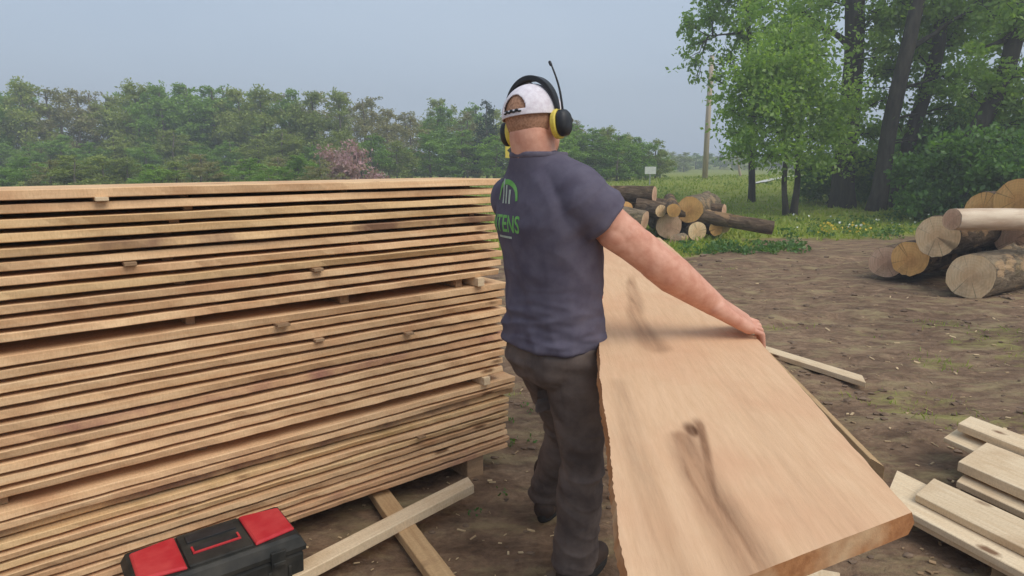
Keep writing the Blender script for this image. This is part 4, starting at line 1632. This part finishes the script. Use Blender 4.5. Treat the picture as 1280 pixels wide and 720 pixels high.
# ------------------------------------------------------------------ trees
def leaf_cloud(clumps, n, size, seed, squash=.8, droop=0.0, elong=1.6, per=26, tight=.17):
    """clumps: (centre, radius). Each clump holds many small sprays of leaves, set thicker towards its outside"""
    rg = np.random.default_rng(seed)
    cs = np.array([c for c, r in clumps]); rr = np.array([r for c, r in clumps])
    w = rr ** 2.2; w = w / w.sum()
    ns = max(8, n // per)
    idx = rg.choice(len(clumps), ns, p=w)
    d = rg.normal(size=(ns, 3)); d /= np.linalg.norm(d, axis=1)[:, None]
    rad = rg.random(ns) ** .5 * rg.uniform(.75, 1.2, ns)
    S = cs[idx] + d * (rr[idx] * rad)[:, None] * np.array([1, 1, squash])
    sr = rr[idx] * tight * rg.uniform(.6, 1.9, ns) + size * .9
    k = rg.integers(0, ns, n)
    # a spray is a drawn out tuft pointing outwards and a little down
    t0 = d[k] * rg.uniform(-1.4, 1.4, n)[:, None] * sr[k][:, None]
    P = S[k] + t0 + rg.normal(0, .55, (n, 3)) * sr[k][:, None] * np.array([1, 1, .7])
    t = rg.normal(size=(n, 3)); t[:, 2] -= droop; t /= np.linalg.norm(t, axis=1)[:, None]
    b = np.cross(t, rg.normal(size=(n, 3))); b /= np.linalg.norm(b, axis=1)[:, None]
    s = (size * rg.uniform(.5, 1.3, n))[:, None]
    V = np.stack([P - t * s * elong * .5, P + b * s * .45, P + t * s * elong * .5, P - b * s * .45], 1)
    return V.reshape(-1, 3)


def limb_path(a, b, wig, seed, k=7):
    a, b = Vector(a), Vector(b)
    L = (b - a).length
    out = []
    for i in range(k + 1):
        u = i / k
        p = a.lerp(b, u)
        f = math.sin(math.pi * u) if i < k else 0
        out.append(p + Vector((noise.noise((u * 2.3, seed, 1)), noise.noise((u * 2.3, seed, 5)), .5 * noise.noise((u * 2.3, seed, 9)))) * wig * L * (f * .7 + .3 * u))
    return out


def make_tree(name, label, group, loc, trunks, clumps, nleaf, leaf_size, leafmat_, seed, limbs=(), twigs=True, barkm='trunk', squash=.85, droop=.2):
    root = empty(name, loc)
    tag(root, label, 'tree', group)
    mb = MB()
    tips = []
    for ti, (a, b, r0, r1) in enumerate(trunks):
        pts = limb_path(a, b, .035, seed + ti * 7.7, 10)
        rad = [r0 + (r1 - r0) * i / 10 for i in range(11)]
        rad[0] *= 1.35; rad[1] *= 1.08
        mb.tube(pts, rad, 14, wob=.16, seed=seed + ti)
        tips.append(pts)
    for (a, b, r0, r1) in limbs:
        pts = limb_path(a, b, .08, seed + a[0] * 3.3 + b[2], 8)
        mb.tube(pts, [r0 + (r1 - r0) * i / 8 for i in range(9)], 8)
        tips.append(pts)
    if twigs:
        rg = random.Random(seed)
        for (c, r) in clumps:
            best = min((q for t in tips for q in t[2:]), key=lambda q: (q - Vector(c)).length + (0.8 * r if q.z > c[2] else 0))
            pts = limb_path(best, c, .10, seed + c[0] * 5 + c[2] * 3, 5)
            mb.tube(pts, [max(.012, .03 * r) * (1.3 - i / 5) + .006 for i in range(6)], 6)
            for q in range(4):
                dv = Vector((rg.gauss(0, 1), rg.gauss(0, 1), rg.gauss(.1, .8))).normalized() * r * .85
                mb.tube(limb_path(pts[3 + q % 3], Vector(c) + dv, .1, seed + q, 3), [.016, .013, .010, .006], 5)
    mb.build('trunk', M[barkm], root)
    put('crown', np_mesh('crown', leaf_cloud(clumps, nleaf, leaf_size, int(seed * 10), squash, droop), 4), leafmat_, root, smooth=False)
    return root


def loc_at(px, Y):
    x = (px - 640) / 800 * Y * .99
    return Vector((x, Y, hill(x, Y)))


def W(px, py, Y, base):                       # picture point at distance Y, relative to a tree's base
    return tuple(at_y(px, py, Y) - base)


GT = 'big trees at the right'
rg = random.Random(5)


def clumps_px(base, pts, Y, dy=.8, seed=0):
    r_ = random.Random(seed)
    out = []
    for (px, py, rp) in pts:
        y = Y + r_.uniform(-dy, dy)
        out.append((W(px, py, y, base), rp / 800 * Y))
    return out


def high_clumps(cx, cy, z0, z1, R, n, seed):
    r_ = random.Random(seed)
    out = []
    for k in range(n):
        a = r_.uniform(0, 6.28); rr = R * math.sqrt(r_.random())
        z = r_.uniform(z0, z1)
        rr *= 1 - .5 * max(0, (z - z0) / (z1 - z0)) ** 2
        out.append(((cx + rr * math.cos(a), cy + rr * math.sin(a), z), r_.uniform(.6, 1.1)))
    return out


# the thick upright trunk
Y1 = 23.0
b1 = loc_at(1054, Y1)
cl = clumps_px(b1, [(1000, 15, 34), (965, 40, 30), (1030, 0, 30), (1110, 30, 26), (1140, 70, 22), (1100, 90, 18), (1015, 60, 26), (1085, 130, 22), (1100, 10, 22), (950, 8, 26), (1040, 165, 30), (1062, 195, 22), (1120, 110, 14), (1095, 60, 20), (1106, 125, 18), (1092, 165, 20), (1102, 198, 20), (1020, 30, 20)], Y1, 1.2, 1)
make_tree('broadleaf_tree', 'thick straight trunked tree behind the small bushy tree, a branch reaching left', GT, b1,
          [((0, 0, -.2), W(1070, -60, Y1, b1), .37, .29), (W(1070, -60, Y1, b1), (.6, .5, 14), .29, .08)],
          cl + high_clumps(0, 0, 7.6, 14, 4, 26, 2), 30000, .105, M['leaf_near'], 1.3,
          limbs=[(W(1063, 58, Y1, b1), W(1000, 12, Y1 - .6, b1), .12, .05), (W(1067, 10, Y1, b1), W(1130, -40, Y1 + .5, b1), .14, .05), (W(1068, -40, Y1, b1), W(960, -50, Y1 - 1.2, b1), .14, .05)])
# leaning pair
Y2 = 21.5
b2 = loc_at(1096, Y2)
cl = clumps_px(b2, [(1205, 20, 30), (1230, 60, 24), (1160, 110, 22), (1190, 95, 26), (1215, 130, 26), (1130, 20, 26), (1160, 165, 24), (1120, 150, 20), (1180, 60, 16), (1245, 20, 24), (1150, 200, 26), (1140, 60, 20), (1200, 160, 26), (1225, 95, 24), (1175, 30, 26), (1250, 110, 26), (1105, 60, 18), (1215, 185, 24), (1180, 135, 20), (1100, 20, 26), (1135, 0, 30), (1170, 10, 30), (1240, 0, 30), (1200, 45, 26), (1120, 85, 20), (1165, 75, 20)], Y2 + 1.3, .9, 2)
make_tree('broadleaf_tree', 'leaning tree with a dark trunk, left one of the two close leaning trunks', GT, b2,
          [((0, 0, -.2), W(1158, -40, Y2, b2), .27, .20), (W(1158, -40, Y2, b2), (4.0, .5, 13), .20, .06)],
          cl[::2] + high_clumps(3.0, 0, 7.4, 13, 3.5, 18, 4), 32000, .105, M['leaf_near'], 2.6,
          limbs=[(W(1140, 60, Y2, b2), W(1200, 20, Y2 - .5, b2), .1, .04), (W(1130, 110, Y2, b2), W(1165, 100, Y2 - .8, b2), .06, .03)])
Y3 = 22.3
b3 = loc_at(1124, Y3)
c3 = [(tuple(Vector(c) + b2 - b3), r) for c, r in cl[1::2]]
make_tree('broadleaf_tree', 'leaning tree with a slimmer trunk, right one of the two close leaning trunks', GT, b3,
          [((0, 0, -.2), W(1188, -40, Y3, b3), .25, .19), (W(1188, -40, Y3, b3), (4.0, .8, 13), .19, .06)],
          c3 + high_clumps(3.4, .5, 7.6, 13, 3.3, 18, 5), 31000, .105, M['leaf_near'], 3.7,
          limbs=[(W(1160, 80, Y3, b3), W(1215, 120, Y3 - .5, b3), .08, .04)])
Y4 = 19.5
b4 = loc_at(1182, Y4)
cl = clumps_px(b4, [(1270, 90, 30), (1262, 40, 24), (1240, 100, 22), (1275, 150, 30), (1250, 170, 26), (1215, 60, 16), (1290, 20, 36), (1235, 140, 18), (1300, 110, 36), (1280, 20, 30), (1225, 20, 24), (1255, 130, 24), (1290, 190, 36), (1200, 110, 18)], Y4, 1.0, 3)
make_tree('broadleaf_tree', 'strongly leaning tree at the right edge above the logs', GT, b4,
          [((0, 0, -.2), W(1288, -10, Y4, b4), .27, .21), (W(1288, -10, Y4, b4), (5.5, 0, 12), .21, .06)],
          cl + high_clumps(4.2, 0, 6.6, 12, 3.2, 18, 6), 20000, .105, M['leaf_near'], 4.1,
          limbs=[(W(1258, 50, Y4, b4), W(1225, 60, Y4 - .4, b4), .08, .03), (W(1235, 100, Y4, b4), W(1275, 95, Y4 - .7, b4), .08, .03)])
# small bushy tree in front
Y5 = 21.0
b5 = loc_at(989, Y5)
cl = clumps_px(b5, [(985, 100, 52), (945, 130, 40), (1020, 120, 46), (960, 85, 42), (1010, 70, 40), (985, 160, 46), (935, 165, 28), (1035, 170, 38), (965, 190, 34), (1010, 200, 34), (912, 140, 22), (930, 105, 26), (985, 55, 34), (1045, 140, 34), (925, 190, 18)], Y5, 1.0, 7)
make_tree('small_tree', 'small bushy bright green tree on two thin stems, left of the thick trunk', GT, b5,
          [((-.1, 0, -.1), W(980, 120, Y5, b5), .10, .05), ((.16, .1, -.1), W(1005, 110, Y5, b5), .11, .05)],
          cl, 20000, .10, M['leaf_near'], 5.9)
# slender tree whose leaves hang in front of the pole
Y6 = 26.0
b6 = loc_at(940, Y6)
cl = clumps_px(b6, [(890, 20, 26), (875, 55, 22), (868, 78, 16), (905, 75, 22), (893, 98, 12), (905, -10, 34), (940, 0, 34), (860, 30, 10), (925, 45, 24), (872, 100, 8)], Y6, .8, 8)
make_tree('slender_tree', 'slender tree with loose hanging foliage at the left of the big trees', GT, b6,
          [((0, 0, -.2), W(935, -30, Y6, b6), .13, .08)], cl + high_clumps(-.6, 0, 8, 11, 1.8, 8, 9), 9500, .12, M['leaf_near'], 6.4,
          limbs=[(W(936, 40, Y6, b6), W(885, 45, Y6 - .3, b6), .05, .02)])
# undergrowth below the big trees
def shrub(px, Y, h, w, seed, label, mat='leaf_dark', n=4200, group='shrubs under the big trees', size=.14, name='shrub'):
    b = loc_at(px, Y)
    r_ = random.Random(seed)
    cl = []
    for k in range(11):
        a = r_.uniform(0, 6.28); q = w * .62 * math.sqrt(r_.random())
        cl.append(((q * math.cos(a), q * math.sin(a), r_.uniform(.15, .85) * h), h * r_.uniform(.18, .32)))
    st = [((0.1 * k - .2, 0, -.05), (r_.uniform(-.5, .5) * w, r_.uniform(-.4, .4) * w, h * .7), .035, .015) for k in range(5)]
    root = empty(name, b)
    tag(root, label, 'shrub', group)
    mb = MB()
    for i, (p, q, r0, r1) in enumerate(st):
        mb.tube(limb_path(p, q, .1, seed + i, 6), [r0 + (r1 - r0) * j / 6 for j in range(7)], 6)
    mb.build('stem', M['trunk'], root)
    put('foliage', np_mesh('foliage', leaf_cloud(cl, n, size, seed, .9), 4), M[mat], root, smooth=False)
    return root


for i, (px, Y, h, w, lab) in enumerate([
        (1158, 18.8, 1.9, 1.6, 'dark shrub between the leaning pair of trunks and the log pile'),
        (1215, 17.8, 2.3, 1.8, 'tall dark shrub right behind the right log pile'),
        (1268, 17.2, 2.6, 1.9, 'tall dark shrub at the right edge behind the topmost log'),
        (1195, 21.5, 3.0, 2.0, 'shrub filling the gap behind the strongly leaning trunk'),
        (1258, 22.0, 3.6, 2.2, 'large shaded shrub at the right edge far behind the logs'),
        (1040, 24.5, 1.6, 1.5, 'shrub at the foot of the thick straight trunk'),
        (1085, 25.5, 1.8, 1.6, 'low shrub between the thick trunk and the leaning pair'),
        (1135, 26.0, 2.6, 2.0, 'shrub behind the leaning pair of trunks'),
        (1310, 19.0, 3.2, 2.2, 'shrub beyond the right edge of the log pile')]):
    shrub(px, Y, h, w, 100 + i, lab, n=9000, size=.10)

# ---- tree line beyond the stack
GF = 'trees in the line beyond the lumber stack'


def far_proto(kind, seed):
    r_ = random.Random(seed)
    h = 10.0
    cl = []
    if kind == 'pine':
        for k in range(16):
            z = 1.5 + 8.3 * k / 16
            for q in range(3):
                a = r_.uniform(0, 6.28); rr = (10.4 - z) * .20
                cl.append(((rr * math.cos(a), rr * math.sin(a), z), .45 + (10 - z) * .07))
        n, size = 5000, .18
    else:
        for k in range(34):
            u = k / 34
            z = .7 + 8.6 * u
            prof = (1 - u ** 3.2) * 2.5 + .45
            a = r_.uniform(0, 6.28); rr = prof * math.sqrt(r_.random()) * .95
            cl.append(((rr * math.cos(a), rr * math.sin(a), z), r_.uniform(.55, 1.05) * (.75 if u > .75 else 1)))
        n, size = (9000, .17) if kind != 'grey' else (6500, .15)
    mt = {'spring': 'leaf_spring', 'fresh': 'leaf_fresh', 'grey': 'leaf_grey', 'pine': 'leaf_pine'}[kind]
    return make_tree('tree', 'x', GF, (0, 0, 0), [((0, 0, -.3), (.1, .1, 9.2), .17, .05)], cl, n, size, M[mt], seed, barkm='trunk_far')


FLAB = {'spring': 'pale spring green tree in the long tree line beyond the lumber stack',
        'fresh': 'bright fresh green tree in the long tree line beyond the lumber stack',
        'grey': 'greyish half bare tree in the long tree line beyond the lumber stack',
        'pine': 'dark pointed evergreen standing among paler trees just left of the man\'s head'}
protos = {}
for k, (kd, sd) in enumerate([('spring', 21.1), ('spring', 22.2), ('fresh', 23.3), ('fresh', 24.4), ('grey', 25.5), ('grey', 26.6), ('pine', 27.7)]):
    protos.setdefault(kd, []).append(far_proto(kd, sd))
used = set()


def far_tree(kd, px, Y, htop_px, wid=1.0):
    lst = protos[kd]
    cand = lst[rg.randrange(len(lst))]
    if cand.name not in used:
        o = cand; used.add(cand.name)
    else:
        o = copy_tree(cand)
    b = loc_at(px, Y)
    h = at_y(px, htop_px, Y).z - b.z
    o.location = b
    o.rotation_euler = (0, 0, rg.uniform(0, 6.28))
    s = h / 9.9
    o.scale = (s * wid, s * wid, s)
    o['label'] = FLAB[kd]
    return o


def top_line(px):
    pts = [(-400, 118), (-100, 105), (0, 104), (70, 100), (120, 112), (150, 118), (180, 98), (230, 106), (290, 104), (345, 108), (380, 104), (420, 112), (465, 122), (500, 134), (560, 122), (610, 128), (650, 132), (700, 150), (760, 160), (810, 172), (835, 178)]
    for i in range(len(pts) - 1):
        if pts[i][0] <= px <= pts[i + 1][0]:
            u = (px - pts[i][0]) / (pts[i + 1][0] - pts[i][0])
            return pts[i][1] * (1 - u) + pts[i + 1][1] * u
    return 110


px = -130
while px < 800:
    kd = rg.choice(['spring', 'spring', 'fresh', 'grey', 'grey'])
    if 185 < px < 260: kd = 'fresh'
    if px < 45: kd = rg.choice(['fresh', 'spring'])
    far_tree(kd, px, rg.uniform(46, 50), top_line(px) + rg.uniform(-9, 8), rg.uniform(.95, 1.25))
    px += rg.uniform(26, 38)
px = -150
while px < 795:
    kd = rg.choice(['spring', 'fresh', 'grey'])
    far_tree(kd, px, rg.uniform(53, 58), top_line(px) + rg.uniform(-10, 4), rg.uniform(1.0, 1.3))
    px += rg.uniform(32, 46)
px = -100
while px < 800:                                  # lower storey in front
    kd = rg.choice(['spring', 'fresh', 'fresh'])
    far_tree(kd, px, rg.uniform(41, 44), rg.uniform(158, 182), rg.uniform(1.5, 1.9))
    px += rg.uniform(30, 46)
px = -140
while px < 430:                                  # bushes at the foot of the line
    far_tree(rg.choice(['spring', 'fresh', 'grey']), px, rg.uniform(27, 31), rg.uniform(188, 206), 2.0)
    px += rg.uniform(24, 36)
far_tree('pine', 609, 44.0, 122, .95)
for q, (px, ht) in enumerate([(690, 148), (715, 150), (738, 156), (758, 158), (775, 166), (798, 168), (818, 174), (705, 158), (745, 163), (785, 170)]):
    far_tree('fresh' if q % 3 else 'spring', px, 42.5 + q * .5, ht, 1.45)
for px, Y, ht in ((824, 47, 186), (806, 41.5, 200), (780, 41, 205)):
    far_tree('fresh', px, Y, ht, 1.5)
for px_, Y_, ht in ((1085, 33, 170), (1120, 36, 150), (1160, 34, 165), (1205, 35, 120), (1245, 33, 140), (1290, 34, 110)):
    o = far_tree('fresh', px_, Y_, ht, 1.3)
    o['label'] = 'bright green bushy tree filling the background behind the leaning trunks'
    o['group'] = 'bushy trees behind the leaning trunks'
for lst in protos.values():
    for o in lst:
        if o.name not in used:
            for ch in list(o.children): bpy.data.objects.remove(ch)
            bpy.data.objects.remove(o)

# trees on the far hill between the tree line and the big trees
GH = 'far trees at the end of the meadow'
src = [o for o in bpy.data.objects if o.name.startswith('tree') and o.get('group') == GF and 'green' in o['label']][:5]
for k, px in enumerate(range(838, 1240, 15)):
    Y = rg.uniform(95, 125)
    o = copy_tree(src[k % len(src)])
    b = loc_at(px, Y)
    ht = 214 - (px - 838) * .22 if px < 930 else 195 + rg.uniform(-6, 5)
    ht = max(ht, 186)
    h = max(3.0, at_y(px, ht, Y).z - b.z)
    s = h / 9.9
    o.location = b
    o.scale = (s * 2.0, s * 2.0, s)
    o.rotation_euler = (0, 0, rg.uniform(0, 6.28))
    o['label'] = 'distant rounded tree in the hazy wood across the meadow'
    o['group'] = GH

# pink blossoming shrubs showing over the stack
shrub(446, 33, 2.35, 2.1, 201, 'pink blossoming shrub showing above the top of the lumber stack', 'blossom', 5200, None, .12, 'blossoming_shrub')

# thin pale tree by the far hedge
b7 = loc_at(925, 42)
make_tree('sapling', 'thin pale stemmed sapling at the end of the meadow right of the utility pole', None, b7,
          [((0, 0, -.1), W(921, 196, 42, b7), .09, .04)], [((-.2, 0, 1.9), .5), ((.3, .2, 2.3), .4), ((-.4, .2, 2.5), .4)], 500, .14, M['leaf_fresh'], 8.2, barkm='pole')

# ------------------------------------------------------------------ utility pole and signs
b8 = loc_at(880, 40)
root = empty('utility_pole', b8)
tag(root, 'pale wooden utility pole standing on the meadow left of the trees', 'utility pole')
mb = MB(); mb.tube([(0, 0, -.3), (.0, 0, 3.5), (.04, 0, 7.2)], [.17, .155, .135], 14); mb.build('shaft', M['pole'], root)
mb = MB(); mb.tube([(.04, 0, 7.19), (.04, 0, 7.25), (.04, 0, 7.26)], [.15, .15, .03], 14); mb.build('pole_cap', M['metal'], root)

b9 = loc_at(812, 36)
root = empty('road_sign', b9)
tag(root, 'small white sign in front of the right end of the tree line', 'sign')
zz = at_y(812, 213, 36).z - b9.z
mb = MB(); mb.box((0, .02, zz), (.62, .02, .40)); mb.build('sign_board', M['sign_white'], root, smooth=False, bevel=.008)
mb = MB(); mb.box((0, .06, zz / 2 - .1), (.06, .06, zz + .4)); mb.build('post', M['metal'], root, smooth=False)
b10 = loc_at(640, 30)
root = empty('road_sign', b10)
tag(root, 'yellow sign with a black arrow on a pale post, beside the man\'s neck', 'sign')
zz = at_y(641, 188, 30).z - b10.z
mb = MB(); mb.box((0, .02, zz), (.62, .02, .68)); sb = mb.build('sign_board', M['sign_yellow'], root, smooth=False, bevel=.008)
mb = MB(); mb.add([(-.22, .004, zz), (-.02, .004, zz + .2), (-.02, .004, zz + .08), (.24, .004, zz + .08), (.24, .004, zz - .08), (-.02, .004, zz - .08), (-.02, .004, zz - .2)], [(0, 1, 2, 3, 4, 5, 6)])
mb.build('arrow', M['sign_black'], sb, smooth=False)
mb = MB(); mb.box((0, .07, zz / 2 - .1), (.07, .07, zz + .4)); mb.build('post', M['metal'], root, smooth=False)

# ------------------------------------------------------------------ haze
mb = MB()
mb.box((0, 70, 9.5), (330, 190, 24))
hz = mb.build('haze', None, smooth=False)
hm = bpy.data.materials.new('haze'); hm.use_nodes = True
hm.node_tree.nodes.clear()
ho = hm.node_tree.nodes.new('ShaderNodeOutputMaterial')
hv = hm.node_tree.nodes.new('ShaderNodeVolumePrincipled')
hv.inputs['Color'].default_value = (.95, .97, 1.0, 1)
hv.inputs['Density'].default_value = .0048
hv.inputs['Anisotropy'].default_value = .2
lnk(hm.node_tree, hv.outputs[0], ho.inputs['Volume'])
hz.data.materials.append(hm)
tag(hz, kind='stuff')

# ------------------------------------------------------------------ light
SUN = Vector((.60, -.50, 1.0)).normalized()
sd = bpy.data.lights.new('sun', 'SUN')
so = bpy.data.objects.new('sun', sd)
C.objects.link(so)
so.rotation_euler = (-SUN).to_track_quat('-Z', 'Y').to_euler()
sd.energy = 1.75
sd.angle = math.radians(42)
sd.color = (1.0, .95, .87)

w = bpy.data.worlds.new('World')
sc.world = w
w.use_nodes = True
nt = w.node_tree
bg = nt.nodes['Background']
sky = nt.nodes.new('ShaderNodeTexSky')
sky.sky_type = 'NISHITA'
sky.sun_disc = False
sky.sun_elevation = math.asin(SUN.z)
sky.sun_rotation = math.atan2(SUN.x, SUN.y)
sky.air_density = 1.2
sky.dust_density = 4.0
sky.ozone_density = 1.0
tc = coords(nt, 'Generated')
cn = noise_node(nt, tc, 1.6, 4, .5, (1, 1, 2.5))
cl_ = ramp(nt, cn.outputs['Fac'], [(.35, (4.4, 5.45, 6.9)), (.7, (5.1, 6.1, 7.4))]).outputs[0]
mixed = mixc(nt, .8, sky.outputs[0], cl_)
lnk(nt, mixed, bg.inputs['Color'])
bg.inputs['Strength'].default_value = .09

vs_ = sc.view_settings
vs_.view_transform = 'Standard'
vs_.look = 'None'
vs_.exposure = 0.4
vs_.gamma = 1.0
vs_.use_curve_mapping = False
sc.cycles.max_bounces = 6
sc.cycles.transparent_max_bounces = 4
